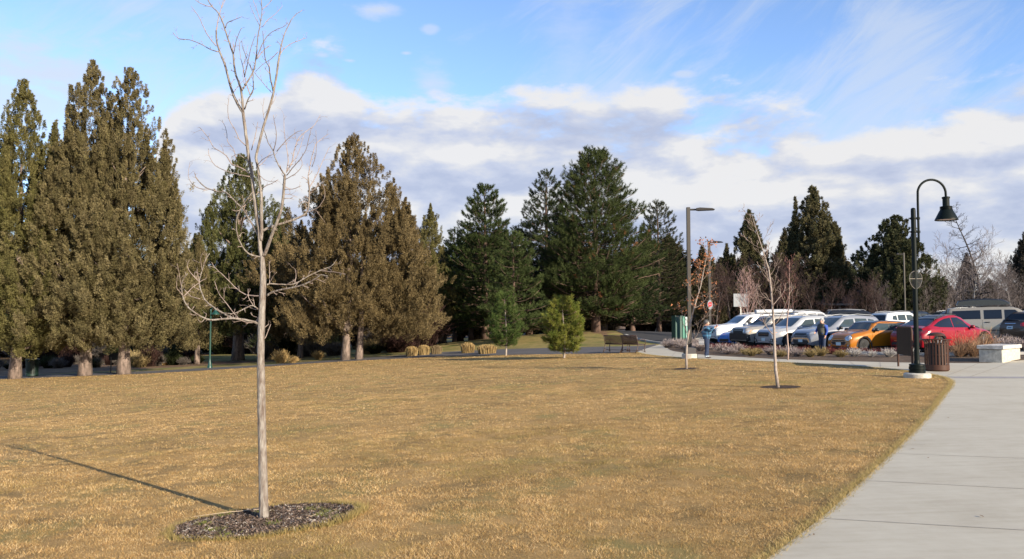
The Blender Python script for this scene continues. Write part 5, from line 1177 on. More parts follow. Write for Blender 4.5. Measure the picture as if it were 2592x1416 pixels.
def sm(x, a, b): t = min(max((x - a) / (b - a), 0), 1); return t * t * (3 - 2 * t)
class Car:
    def __init__(s, spec): s.__dict__.update(spec); s.make_body()
    def section(s, x):
        L = s.L; q = x / L
        zt = s.ft(x); zb_ = min(s.fb(x), zt - .02); w = s.W / 2
        fr = getattr(s, 'fr', .42); rr_ = getattr(s, 'rr', .35)
        w *= 1 - getattr(s, 'fk', .20) * (1 - sm(x, -.12, fr + .2)) ** 1.3 - getattr(s, 'rk', .10) * (1 - sm(L - x, -.12, rr_ + .2)) ** 1.3
        zlo = s.clear + .06 * (1 - sm(x, 0, .6)) + .08 * (1 - sm(L - x, 0, .5))
        for xc in (s.fo, s.fo + s.wb):
            R_ = s.wr * 1.17; d = abs(x - xc)
            if d < R_: zlo = max(zlo, s.wr + math.sqrt(R_ * R_ - d * d) - .0)
        e = min(x, L - x); k = 1.0
        if e < .14: k = .90 + .10 * math.sqrt(max(0, 1 - (1 - e / .14) ** 2))
        gh = zt - zb_; g = sm(gh, .05, .5); wt = w * ((1 - g) * .80 + g * s.roofk); zm = s.clear + (zb_ - s.clear) * .55
        P = [(0, zlo + .04), (w * .80, zlo + .03), (w * .955, zlo), (w * .985, min(zlo + .07, zb_ - .06)), (w, max(zm, zlo + .075)), (w * .995, max(zb_ - .16, zlo + .09)), (w * .975, zb_ - .05), (w * .94, zb_)]
        for t in (.22, .5, .78): P.append((w * .92 + (wt - w * .92) * t ** 1.08, zb_ + (gh - .05 * g) * t))
        P += [(wt * .985, zt - .055 * g - .006), (wt * .93, zt - .022), (wt * .72, zt - .006), (wt * .38, zt + .004), (0, zt + .008)]
        zc = (s.clear + zt) / 2
        return [(y * (1 - (1 - k) * .5), zc + (z - zc) * k) for (y, z) in P]
    def make_body(s):
        def interp(pts):
            xs = [p[0] for p in pts]; zs = [p[1] for p in pts]; X = np.linspace(0, s.L, 241); Z = np.interp(X, xs, zs); k = np.array([1, 3, 4, 3, 1.]) / 12
            for _ in range(2): Z = np.convolve(np.pad(Z, 2, mode='edge'), k, 'valid')
            return lambda x: float(np.interp(x, X, Z))
        s.ft = interp(s.top); s.fb = interp(s.belt)
        xs = sorted(set([0, .015, .04, .08, .14] + [round(q, 3) for q in np.arange(.2, s.L - .15, .09)] + [s.L - .14, s.L - .08, s.L - .04, s.L - .015, s.L] + [round(xc + sgn * s.wr * 1.17 * c, 3) for xc in (s.fo, s.fo + s.wb) for sgn in (-1, 1) for c in (1.001, .97, .9, .8)]))
        vs = []; n = None; rings = []
        for x in xs:
            P = s.section(x); full = [(x, y, z) for (y, z) in P] + [(x, -y, z) for (y, z) in P[-2:0:-1]]; n = len(full); vs += full
        fs = [(i * n + k, (i + 1) * n + k, (i + 1) * n + (k + 1) % n, i * n + (k + 1) % n) for i in range(len(xs) - 1) for k in range(n)]
        fs += [tuple(range(n)), tuple(range((len(xs) - 1) * n, len(xs) * n))[::-1]]
        s.mb = MB(); s.mb.add(vs, fs); s.bvh = BVHTree.FromPolygons([Vector(v) for v in vs], fs)
    def hit(s, a, b, axis):
        """point on the skin; axis f/r/l/R/t"""
        if axis == 'f': o, d = (-1, a, b), (1, 0, 0)
        elif axis == 'r': o, d = (s.L + 1, a, b), (-1, 0, 0)
        elif axis == 'L': o, d = (a, -3, b), (0, 1, 0)
        elif axis == 'R': o, d = (a, 3, b), (0, -1, 0)
        else: o, d = (a, b, 4), (0, 0, -1)
        h = s.bvh.ray_cast(Vector(o), Vector(d)); return h[0], h[1]
    def patch(s, poly, axis, off=.006, th=.02, step=.09):
        """outline projected onto the skin, a thin shell standing proud by off"""
        bm = bmesh.new(); V = [bm.verts.new((p[0], p[1], 0)) for p in poly]
        try: bm.faces.new(V)
        except ValueError: bm.free(); return MB()
        for ax in (0, 1):
            lo = min(p[ax] for p in poly); hi = max(p[ax] for p in poly); nn = max(1, int((hi - lo) / step))
            for i in range(1, nn):
                c = lo + (hi - lo) * i / nn; no = Vector((1, 0, 0)) if ax == 0 else Vector((0, 1, 0))
                bmesh.ops.bisect_plane(bm, geom=bm.verts[:] + bm.edges[:] + bm.faces[:], plane_co=no * c, plane_no=no, dist=1e-5)
        bmesh.ops.triangulate(bm, faces=bm.faces[:])
        bm.verts.index_update(); top = []; ok = True; dv = {'f': (-1, 0, 0), 'r': (1, 0, 0), 'L': (0, -1, 0), 'R': (0, 1, 0), 't': (0, 0, 1)}[axis]; dv = Vector(dv)
        for v in bm.verts:
            h, nrm = s.hit(v.co.x, v.co.y, axis)
            if h is None: h = Vector({'f': (.05, v.co.x, v.co.y), 'r': (s.L - .05, v.co.x, v.co.y), 'L': (v.co.x, -s.W / 2 * .9, v.co.y), 'R': (v.co.x, s.W / 2 * .9, v.co.y), 't': (v.co.x, v.co.y, s.H)}[axis])
            top.append(h)
        mb = MB(); n = len(top); fs = [[v.index for v in f.verts] for f in bm.faces]
        if fs:
            a, b, c = (top[i] for i in fs[0])
            if (b - a).cross(c - a).dot(dv) < 0: fs = [f[::-1] for f in fs]
        bd = [(e.verts[0].index, e.verts[1].index) for e in bm.edges if e.is_boundary]; bm.free()
        mb.add([t + dv * off for t in top] + [t - dv * th for t in top], [tuple(f) for f in fs] + [tuple(i + n for i in f[::-1]) for f in fs] + [(a, b, b + n, a + n) for a, b in bd])
        return mb
def wheel(root, x, y, r, w, rim, spokes=5, side=1):
    Mr = Matrix.Rotation(math.pi / 2, 3, 'X'); b = MB(); c = (x, y, r)
    b.lathe([(r * .62, -w / 2), (r * .9, -w / 2), (r * .98, -w / 2 + .02), (r, -w / 4), (r, w / 4), (r * .98, w / 2 - .02), (r * .9, w / 2), (r * .62, w / 2)], c=c, n=30, M=Mr)
    wh = b.build('wheel', M_tyre, root, True, 40)
    b = MB(); so = side * (w / 2 - .012); b.lathe([(r * .60, so - .02), (r * .66, so - .02), (r * .66, so + .012), (r * .60, so + .012)], c=(x, y, r), n=28, M=Mr); b.lathe([(.075, so - .03), (.075, so + .006)], c=c, n=14, M=Mr)
    for k in range(spokes):
        a = 2 * math.pi * k / spokes + .3; d = Vector((math.cos(a), 0, math.sin(a))); t = Vector((-math.sin(a), 0, math.cos(a)))
        vs = []
        for rr_, ww in ((.06, .038), (r * .63, .026)):
            for (o, q) in ((-ww, -.02), (ww, -.02), (ww * .8, .008), (-ww * .8, .008)): vs.append(Vector(c) + d * rr_ + t * o + Vector((0, -(so + q) , 0)))
        b.add(vs, [(0, 1, 5, 4), (1, 2, 6, 5), (2, 3, 7, 6), (3, 0, 4, 7), (0, 3, 2, 1), (4, 5, 6, 7)])
    b.build('rim', rim, wh)
def make_car(name, spec, body, label, group=None, cat='car'):
    c = Car(spec); S = spec; root = empty(name); L = S['L']
    def shift(mb): mb.v = [(v[0] - L / 2, v[1], v[2]) for v in mb.v]; return mb
    bd = shift(c.mb).build('body', body, root, True, 38)
    # dark underside and wheel wells
    b = MB(); b.box((0, 0, S['clear'] + .13), (L / 2 - .25, S['W'] / 2 * .80, .10)); 
    for xc in (S['fo'], S['fo'] + S['wb']): b.box((xc - L / 2, 0, S['wr'] + .12), (S['wr'] * 1.12, S['W'] / 2 * .86, S['wr'] + .0))
    b.build('underbody', M_seam, root)
    gl = S.get('glass', M_glass)
    for sd in ('L', 'R'):
        for poly in S.get('pillar', []): shift(c.patch(poly, sd, .003)).build('black_pillars', M_trim, root, True, 50)
        for poly in S['win']: shift(c.patch(poly, sd, .006)).build('side_window', gl, root, True, 50)
        for poly in S.get('trimside', []): shift(c.patch(poly, sd, .012)).build('side_trim', M_trim, root, True, 50)
        for (x, z0, z1) in S.get('seams', []): shift(c.patch([(x - .007, z0), (x + .007, z0), (x + .007, z1), (x - .007, z1)], sd, .003)).build('door_seam', M_seam, root)
        for (x, z) in S.get('handles', []): shift(c.patch([(x - .11, z - .018), (x + .11, z - .018), (x + .11, z + .018), (x - .11, z + .018)], sd, .03)).build('door_handle', S.get('hm', body), root)
        # wheel-arch lips
        am = S.get('arch')
        for xc in (S['fo'], S['fo'] + S['wb']):
            R0 = S['wr'] * 1.16; R1 = S['wr'] * 1.16 + (.075 if am else .028); A = [math.radians(q) for q in range(-8, 189, 14)]
            poly = [(xc + R1 * math.cos(a), S['wr'] + R1 * math.sin(a)) for a in A] + [(xc + (R0 + .005) * math.cos(a), S['wr'] + (R0 + .005) * math.sin(a)) for a in A[::-1]]
            shift(c.patch(poly, sd, .014, step=.2)).build('wheel_arch', am or body, root, True, 50)
    for poly, ax, m_, nm, off in S.get('parts', []): shift(c.patch(poly, ax, off)).build(nm, m_, root, True, 50)
    for xc in (S['fo'], S['fo'] + S['wb']):
        for sg in (-1, 1): wheel(root, xc - L / 2, sg * (S['W'] / 2 - .125), S['wr'], .225, S.get('rim', M_rim), S.get('spokes', 5), side=-sg)
    # mirrors
    mx, mz = S['mir']
    for sg in (-1, 1):
        b = MB(); y = sg * (S['W'] / 2 * .93 + .13); b.box((mx - L / 2, y, mz), (.07, .11, .075), bev=.03, taper=.8); b.box((mx - L / 2 + .02, sg * (S['W'] / 2 * .93 + .02), mz - .05), (.03, .08, .025)); b.build('wing_mirror', S.get('mirm', body), root, True, 60)
    if S.get('rails'):
        x0, x1, hh = S['rails']
        for sg in (-1, 1):
            b = MB(); y = sg * S['W'] / 2 * S['roofk'] * .86; b.tube([(x0 - L / 2, y, c.ft(x0) + .0), (x0 + .1 - L / 2, y, c.ft(x0 + .1) + hh), ((x0 + x1) / 2 - L / 2, y, c.ft((x0 + x1) / 2) + hh + .005), (x1 - .1 - L / 2, y, c.ft(x1 - .1) + hh), (x1 - L / 2, y, c.ft(x1))], .018, 6); b.build('roof_rail', S.get('railm', M_trim), root, True)
        for xx in S.get('bars', []):
            b = MB(); w = S['W'] / 2 * S['roofk'] * .95; b.box((xx - L / 2, 0, c.ft(xx) + hh + .03), (.03, w, .014), bev=.008); b.build('cross_bar', S.get('railm', M_trim), root)
    if S.get('rearwiper'): shift(c.patch(S['rearwiper'], 'r', .02)).build('rear_wiper', M_trim, root)
    tag(root, label, cat, group or 'cars in the parking lot'); root['L_'] = L
    return root
def place_car(root, px, Y, az, ref='nose'):
    """nose (or tail) centre at picture column px and depth Y, nose pointing to compass azimuth az"""
    L = root['L_']; del root['L_']; h = Vector((math.sin(math.radians(az)), math.cos(math.radians(az)), 0)); x = XY(px, Y); p = Vector((x, Y, 0))
    c = p - h * (L / 2) if ref == 'nose' else p + h * (L / 2)
    # rest on the sloping lot
    z = T0(c.x, c.y); f = c + h * L * .3; r = c - h * L * .3; n = Vector((-h.y, h.x, 0)); dl = T0(*(c + n * .7)[:2]) - T0(*(c - n * .7)[:2]); pit = math.atan2(T0(f.x, f.y) - T0(r.x, r.y), L * .6)
    X = -h * math.cos(pit) - Vector((0, 0, math.sin(pit))); Yv = (Vector((0, 0, 1)).cross(X)); Yv.normalize(); Zv = X.cross(Yv).normalized(); Yv = Zv.cross(X)
    Mx = Matrix((X, Yv, Zv)).transposed().to_4x4(); root.rotation_euler = Mx.to_euler(); root.location = (c.x, c.y, z + .014)
    return root
def mirror_y(poly): return [(-p[0], p[1]) for p in poly][::-1]
def both(poly, ax, m_, nm, off=.008): return [(poly, ax, m_, nm, off), (mirror_y(poly), ax, m_, nm, off)]
def rect(a, b, c, d, r=.02): return [(a + r, c), (b - r, c), (b, c + r), (b, d - r), (b - r, d), (a + r, d), (a, d - r), (a, c + r)]
def ell(cx, cz, rx, rz, n=20): return [(cx + rx * math.cos(2 * math.pi * i / n), cz + rz * math.sin(2 * math.pi * i / n)) for i in range(n)]
def plate(z, w=.155): return [(rect(-w, w, z - .075, z + .075, .01), 'f', M_plate, 'number_plate', .02)]
def plater(z, w=.155): return [(rect(-w, w, z - .075, z + .075, .01), 'r', M_plate, 'number_plate', .02), (rect(-w * .6, w * .6, z - .02, z + .02, .005), 'r', M_platef, 'plate_print', .024)]

ROW = 'cars parked nose to the planting bed'
silver = paint('silver', (.32, .33, .345), .2, .3); grey_s = paint('silver_grey', (.22, .23, .255), .25, .3); white = paint('white', (.62, .62, .60)); champ = paint('champagne', (.28, .26, .23), .15)
orange = paint('orange', (.36, .125, .008), .05, .32); redp = paint('red', (.23, .004, .010), .0, .3); bluep = paint('blue', (.015, .13, .42), .15, .3); brownp = paint('brown', (.085, .055, .035), .3, .3); blackp = paint('black', (.012, .013, .015), .0, .25); beigep = paint('beige', (.27, .25, .21), .2, .35); dkgrey = paint('dark_grey', (.05, .055, .06), .2, .3)

# orange three-door hatchback
S = dict(L=3.85, W=1.73, H=1.41, wb=2.5, fo=.72, wr=.31, clear=.17, roofk=.80, fr=.5, fk=.16, rk=.08,
    top=[(0, .62), (.03, .74), (.25, .86), (.95, .97), (1.12, 1.0), (1.55, 1.36), (1.8, 1.405), (2.6, 1.405), (3.35, 1.36), (3.62, 1.10), (3.78, .92), (3.85, .72)],
    belt=[(0, .55), (.15, .72), (.9, .90), (1.3, .93), (2.6, .95), (3.5, .96), (3.85, .70)],
    win=[[(1.28, 1.0), (2.28, 1.0), (2.28, 1.30), (1.72, 1.30), (1.50, 1.20)], [(2.33, 1.0), (3.25, 1.02), (3.15, 1.28), (2.33, 1.30)]], glass=M_glass2,
    seams=[(1.20, .35, .93), (2.31, .30, .95)], handles=[(2.12, .84)], mir=(1.38, 1.02), mirm=M_blk, arch=M_trim, rim=M_rim, spokes=7,
    parts=[([(1.17, -.62), (1.50, -.52), (1.50, .52), (1.17, .62)], 't', M_glass2, 'windshield', .008), ([(1.52, -.66), (1.75, -.70), (3.3, -.66), (3.3, .66), (1.75, .70), (1.52, .66)], 't', blackp, 'roof_panel', .012),
           (rect(-.48, .48, .33, .60, .10), 'f', M_chrome, 'grille_surround', .012), (rect(-.45, .45, .355, .575, .09), 'f', M_blk, 'grille', .018), (rect(-.45, .45, .505, .52, .005), 'f', M_chrome, 'grille_bar', .024),
           (rect(-.66, .66, .20, .27, .02), 'f', M_trim, 'lower_intake', .012), ([(.30, -.5), (.34, -.5), (1.1, -.42), (1.1, -.30), (.30, -.34)], 't', blackp, 'bonnet_stripe', .006), ([(.30, .34), (1.1, .30), (1.1, .42), (.34, .5), (.30, .5)], 't', blackp, 'bonnet_stripe', .006), (rect(.38, .42, -.22, .22, .01), 't', M_blk, 'bonnet_scoop', .012), (rect(.72, .90, .70, .745, .01), 'L', M_chrome, 'side_badge', .016), (rect(.72, .90, .70, .745, .01), 'R', M_chrome, 'side_badge', .016)]
          + both(ell(.55, .67, .155, .135), 'f', M_chrome, 'headlight_ring', .012) + both(ell(.55, .67, .135, .115), 'f', M_lampg, 'headlight', .02) + both(ell(.58, .33, .05, .045), 'f', M_lampg, 'fog_lamp', .02) + plate(.40),
    pillar=[[(1.22, .965), (3.45, .985), (3.38, 1.345), (2.6, 1.395), (1.8, 1.395), (1.52, 1.33)]], trimside=[[(1.1, .19), (2.85, .19), (2.85, .27), (1.1, .27)]])
place_car(make_car('hatchback_car', S, orange, 'orange three door hatchback with round headlights and black bonnet stripes', ROW), 2122, 37.6, 249)
# grey fronted compact utility
def suv_parts(z0, hl, gr, low, fog=None, gm=M_blk): 
    P = [(gr, 'f', gm, 'grille', .014)] + both(hl, 'f', M_lampg, 'headlight', .014) + [(low, 'f', M_trim, 'lower_intake', .014)]
    if fog: P += both(fog, 'f', M_lampg, 'fog_lamp', .02)
    return P
S = dict(L=4.6, W=1.85, H=1.70, wb=2.66, fo=.93, wr=.36, clear=.22, roofk=.76, fr=.5, fk=.2,
    top=[(0, .78), (.05, .92), (.35, 1.03), (1.05, 1.12), (1.22, 1.16), (1.95, 1.60), (2.3, 1.68), (3.1, 1.70), (4.1, 1.62), (4.42, 1.25), (4.55, 1.0), (4.6, .75)],
    belt=[(0, .70), (.3, .90), (1.1, 1.02), (1.6, 1.06), (3.4, 1.10), (4.4, 1.16), (4.6, .8)],
    win=[[(1.62, 1.12), (2.62, 1.13), (2.60, 1.52), (2.10, 1.50)], [(2.70, 1.13), (3.45, 1.15), (3.42, 1.52), (2.70, 1.54)], [(3.52, 1.16), (4.0, 1.22), (3.85, 1.46), (3.52, 1.51)]], glass=M_glass2,
    seams=[(1.45, .4, 1.04), (2.66, .35, 1.08), (3.40, .55, 1.10)], handles=[(2.45, .98), (3.25, 1.0)], mir=(1.62, 1.10), mirm=M_blk, arch=M_trim, rim=M_rimd, rails=(2.0, 4.0, .05), railm=silver,
    trimside=[[(1.35, .24), (3.15, .24), (3.15, .36), (1.35, .36)]],
    parts=[([(1.25, -.70), (1.92, -.62), (1.92, .62), (1.25, .70)], 't', M_glass2, 'windshield', .008)] + suv_parts(0, [(.42, .80), (.80, .86), (.84, .92), (.45, .88)], [(-.50, .76), (.50, .76), (.42, .86), (-.42, .86)], rect(-.55, .55, .34, .52, .06)) + [([(-.62, .60), (-.50, .64), (.50, .64), (.62, .60), (.70, .42), (.62, .42), (.52, .57), (-.52, .57), (-.62, .42), (-.70, .42)], 'f', M_chrome, 'bumper_blade', .03), (rect(-.5, .5, .70, .735, .01), 'f', M_trim, 'grille_slot', .02)] + plate(.50))
place_car(make_car('suv_car', S, grey_s, 'silver compact utility car with sloping dark grille next to the orange hatchback', ROW), 2026, 40.3, 251)
# pale silver crossover
S2 = dict(S, L=4.62, H=1.73, wb=2.67, fo=.95, top=[(0, .82), (.05, .96), (.35, 1.05), (1.0, 1.13), (1.2, 1.17), (1.9, 1.62), (2.25, 1.71), (3.2, 1.73), (4.2, 1.66), (4.45, 1.3), (4.58, 1.0), (4.62, .75)],
    parts=[([(1.23, -.72), (1.87, -.64), (1.87, .64), (1.23, .72)], 't', M_glass2, 'windshield', .008)] + [([(-.42, .66), (.42, .66), (.48, .84), (.40, .88), (-.40, .88), (-.48, .84)], 'f', M_blk, 'grille', .014), ([(-.38, .76), (.38, .76), (.38, .785), (-.38, .785)], 'f', M_chrome, 'grille_bar', .022), (rect(-.52, .52, .30, .44, .05), 'f', M_trim, 'lower_intake', .014)] + both([(.50, .74), (.84, .80), (.88, .92), (.52, .88)], 'f', M_lampg, 'headlight', .016) + both([(.76, .81), (.88, .83), (.88, .90), (.78, .88)], 'f', M_amber, 'indicator', .022) + both([(.54, .36), (.82, .40), (.76, .56), (.62, .54)], 'f', M_trim, 'fog_bezel', .02) + both(ell(.68, .45, .05, .05), 'f', M_lampg, 'fog_lamp', .028) + plate(.50),
    mirm=silver, railm=silver, rim=M_rim)
place_car(make_car('crossover_car', S2, silver, 'pale silver crossover with square dark grille between the other silver cars', ROW), 1932, 42.8, 251)
# silver off-roader with black bumper and roof tube
S = dict(L=4.54, W=1.85, H=1.80, wb=2.7, fo=.86, wr=.385, clear=.27, roofk=.80, fr=.4, fk=.12,
    top=[(0, .95), (.05, 1.08), (.35, 1.14), (1.0, 1.18), (1.25, 1.22), (1.75, 1.64), (2.0, 1.74), (3.0, 1.80), (4.25, 1.78), (4.45, 1.4), (4.52, 1.05), (4.54, .8)],
    belt=[(0, .85), (.3, 1.02), (1.1, 1.08), (3.4, 1.12), (4.4, 1.16), (4.54, .9)],
    win=[[(1.55, 1.16), (2.45, 1.16), (2.45, 1.60), (1.95, 1.58)], [(2.53, 1.16), (3.30, 1.17), (3.30, 1.60), (2.53, 1.61)], [(3.40, 1.18), (4.15, 1.20), (4.10, 1.60), (3.40, 1.60)]],
    seams=[(1.40, .45, 1.08), (2.49, .4, 1.1), (3.3, .6, 1.1)], handles=[(2.3, 1.02), (3.1, 1.03)], mir=(1.62, 1.18), mirm=champ, arch=champ, rim=M_rim, rails=(1.9, 4.1, .09), bars=[2.3, 3.5],
    parts=[([(1.28, -.70), (1.74, -.66), (1.74, .66), (1.28, .70)], 't', M_glass2, 'windshield', .008), (rect(-.44, .44, .76, 1.02, .04), 'f', M_blk, 'grille', .014), (rect(-.86, .86, .34, .78, .06), 'f', M_blk, 'bumper', .05)] + both([(.48, .78), (.82, .80), (.84, 1.0), (.50, 1.02)], 'f', M_lampg, 'headlight', .016) + both([(.74, .80), (.86, .82), (.86, .98), (.76, .98)], 'f', M_amber, 'indicator', .024) + plate(.55))
o = make_car('offroad_car', S, champ, 'silver off-roader with black bumper, amber corner lamps and roof rack', ROW); place_car(o, 1868, 45.2, 251)
b = MB(); b.tube([(-.9, .28, 1.98), (-.88, .28, 1.98), (1.55, .28, 2.0), (1.57, .28, 2.0)], [.08, .12, .12, .08], 14); tb = b.build('roof_tube', mat('tube_grey', (.40, .42, .44), .4), None, True, 40); tb.location = o.location; tb.rotation_euler = o.rotation_euler; tag(tb, 'long grey cargo tube lying on the roof rack of the silver off-roader', 'cargo box')
# blue coupe
S = dict(L=4.24, W=1.78, H=1.31, wb=2.57, fo=.84, wr=.32, clear=.15, roofk=.74, fr=.6, fk=.25,
    top=[(0, .55), (.04, .62), (.4, .78), (1.2, .90), (1.35, .93), (2.05, 1.26), (2.4, 1.31), (2.9, 1.27), (3.7, 1.0), (4.1, .95), (4.24, .75)],
    belt=[(0, .5), (.4, .70), (1.2, .82), (3.2, .90), (4.24, .72)], win=[[(1.75, .92), (2.9, .95), (2.8, 1.18), (2.15, 1.18)]],
    seams=[(1.5, .3, .82), (2.9, .3, .88)], handles=[(2.7, .8)], mir=(1.72, .92), rim=M_rimd,
    parts=[([(1.38, -.62), (2.02, -.54), (2.02, .54), (1.38, .62)], 't', M_glass2, 'windshield', .008), (rect(-.45, .45, .28, .44, .05), 'f', M_blk, 'grille', .014)] + both([(.42, .52), (.80, .56), (.84, .66), (.50, .62)], 'f', M_lampg, 'headlight', .014) + both([(.64, .54), (.84, .56), (.84, .66), (.68, .64)], 'f', M_amber, 'indicator', .022))
place_car(make_car('coupe_car', S, bluep, 'low bright blue coupe between the white long wagon and the silver off-roader', ROW), 1832, 47.0, 251)
# long white wagon
LW = dict(L=5.3, W=2.0, H=1.90, wb=3.1, fo=.98, wr=.40, clear=.28, roofk=.80, fr=.4, fk=.12,
    top=[(0, .98), (.05, 1.12), (.4, 1.20), (1.3, 1.26), (1.5, 1.30), (2.15, 1.74), (2.45, 1.83), (3.4, 1.90), (4.95, 1.87), (5.15, 1.5), (5.28, 1.1), (5.3, .85)],
    belt=[(0, .9), (.3, 1.08), (1.2, 1.14), (3.5, 1.17), (5.1, 1.2), (5.3, .95)],
    win=[[(1.85, 1.23), (2.85, 1.23), (2.85, 1.68), (2.32, 1.66)], [(2.95, 1.23), (3.80, 1.24), (3.80, 1.68), (2.95, 1.69)], [(3.92, 1.25), (4.85, 1.27), (4.78, 1.67), (3.92, 1.68)]],
    seams=[(1.7, .45, 1.15), (2.9, .42, 1.17), (3.86, .6, 1.18)], handles=[(2.68, 1.08), (3.62, 1.09)], mir=(1.95, 1.26), rim=M_rim, rails=(2.4, 4.9, .06), railm=silver,
    parts=[([(1.55, -.76), (2.12, -.70), (2.12, .70), (1.55, .76)], 't', M_glass2, 'windshield', .008), (rect(-.5, .5, .72, 1.02, .05), 'f', M_blk, 'grille', .014), (rect(-.8, .8, .36, .52, .05), 'f', M_trim, 'bumper', .02)] + both([(.56, .80), (.90, .84), (.92, 1.0), (.58, 1.0)], 'f', M_lampg, 'headlight', .014) + plate(.6))
place_car(make_car('wagon_car', LW, white, 'long white sport utility wagon at the left end of the parked row', ROW), 1796, 50.5, 257)
# red fastback, seen from behind
S = dict(L=4.75, W=1.92, H=1.62, wb=2.89, fo=.90, wr=.355, clear=.17, roofk=.72, fr=.6, fk=.24, rk=.12,
    top=[(0, .62), (.05, .70), (.4, .88), (1.15, 1.02), (1.3, 1.06), (2.0, 1.50), (2.45, 1.62), (2.9, 1.61), (3.5, 1.47), (4.2, 1.18), (4.55, 1.10), (4.68, 1.02), (4.75, .72)],
    belt=[(0, .55), (.4, .80), (1.2, .94), (2.2, .98), (3.4, 1.02), (4.3, 1.06), (4.75, .80)],
    win=[[(1.68, 1.03), (2.75, 1.06), (2.75, 1.50), (2.35, 1.50), (2.05, 1.36)], [(2.80, 1.06), (3.62, 1.10), (3.98, 1.16), (3.55, 1.34), (3.15, 1.46), (2.80, 1.50)]],
    seams=[(1.58, .35, .98), (2.78, .3, 1.02), (3.72, .55, 1.05)], handles=[(2.55, .90), (3.5, .93)], hm=redp, mir=(1.75, 1.06), arch=M_trim, rim=M_rim, rails=(2.2, 3.7, .04), bars=[2.5, 3.45],
    trimside=[[(1.35, .19), (3.35, .19), (3.35, .27), (1.35, .27)]],
    parts=[([(1.34, -.70), (2.0, -.60), (2.0, .60), (1.34, .70)], 't', M_glass, 'windshield', .008), ([(2.1, -.56), (3.0, -.56), (3.0, .56), (2.1, .56)], 't', M_glass, 'glass_roof', .008), ([(3.06, -.56), (4.22, -.66), (4.22, .66), (3.06, .56)], 't', M_glass, 'rear_window', .008), ([(4.60, -.78), (4.68, -.74), (4.68, .74), (4.60, .78)], 't', M_trim, 'tail_spoiler', .03),
           (rect(-.75, .75, .24, .46, .05), 'r', M_trim, 'rear_bumper', .014), (rect(-.6, .6, .52, .535, .004), 'r', M_chrome, 'boot_line', .014)] + both([(.34, .84), (.90, .86), (.92, .98), (.86, .99), (.34, .92)], 'r', mat('dark_tail_lens', (.16, .015, .018), .15, coat=1.0), 'taillight', .016) + both([(.66, .50), (.86, .52), (.86, .58), (.66, .56)], 'r', M_red, 'reflector', .016) + plater(.68))
place_car(make_car('fastback_car', S, redp, 'red rounded fastback with black roof bars parked tail to the bed', 'cars parked tail to the planting bed'), 2292, 36.0, 66, 'tail')
# beige suburban wagon side on
S = dict(LW, L=5.6, wb=3.3, fo=.95, clear=.30,
    top=[(0, .98), (.05, 1.12), (.4, 1.20), (1.3, 1.26), (1.5, 1.30), (2.10, 1.76), (2.4, 1.86), (3.4, 1.90), (5.3, 1.88), (5.42, 1.6), (5.56, 1.1), (5.6, .85)], belt=[(0, .9), (.3, 1.08), (1.2, 1.14), (3.5, 1.17), (5.4, 1.2), (5.6, .95)],
    win=[[(1.85, 1.26), (2.78, 1.26), (2.78, 1.72), (2.30, 1.71)], [(2.90, 1.26), (3.70, 1.26), (3.70, 1.73), (2.90, 1.73)], [(3.85, 1.27), (5.18, 1.28), (5.12, 1.72), (3.85, 1.73)]],
    seams=[(1.7, .45, 1.18), (2.84, .42, 1.2), (3.78, .42, 1.2)], handles=[(2.62, 1.10), (3.56, 1.10)], hm=M_blk, rails=(2.4, 5.1, .05), railm=M_trim, arch=None,
    trimside=[[(1.5, .66), (3.75, .66), (3.75, .70), (1.5, .70)]],
    parts=[([(1.55, -.76), (2.08, -.70), (2.08, .70), (1.55, .76)], 't', M_glass, 'windshield', .008), (rect(-.72, .72, 1.22, 1.75, .06), 'r', M_glass, 'rear_window', .01)] + both([(.80, .80), (.93, .80), (.90, 1.5), (.80, 1.5)], 'r', M_red, 'taillight', .014))
o = make_car('wagon_car', S, beigep, 'long beige wagon side on with dark windows, carrying a black roof box', 'cars parked tail to the planting bed'); place_car(o, 2386, 43.5, 116, 'tail')
b = MB(); vs = []; n = 14
prof = [(-1.15, .02), (-1.2, .10), (-1.1, .30), (-.6, .37), (.2, .38), (.9, .30), (1.2, .14), (1.22, .02)]
for sy, k in ((-.42, .80), (-.36, 1), (.36, 1), (.42, .80)): vs += [(x * (.98 if abs(sy) > .4 else 1), sy, .02 + (z - .02) * k) for x, z in prof]
m_ = len(prof); b.add(vs, [tuple(range(m_)), tuple(range(3 * m_, 4 * m_))[::-1]] + [(l * m_ + i, (l + 1) * m_ + i, (l + 1) * m_ + (i + 1) % m_, l * m_ + (i + 1) % m_) for l in range(3) for i in range(m_)])
b.v = [(-(v[0]) + .9, v[1], v[2] + 1.96) for v in b.v]; rbx = b.build('roof_box', mat('box_black', (.014, .015, .017), .3, coat=.5), None, True, 40); rbx.location = o.location; rbx.rotation_euler = o.rotation_euler; tag(rbx, 'black streamlined roof box on top of the beige wagon', 'roof box')
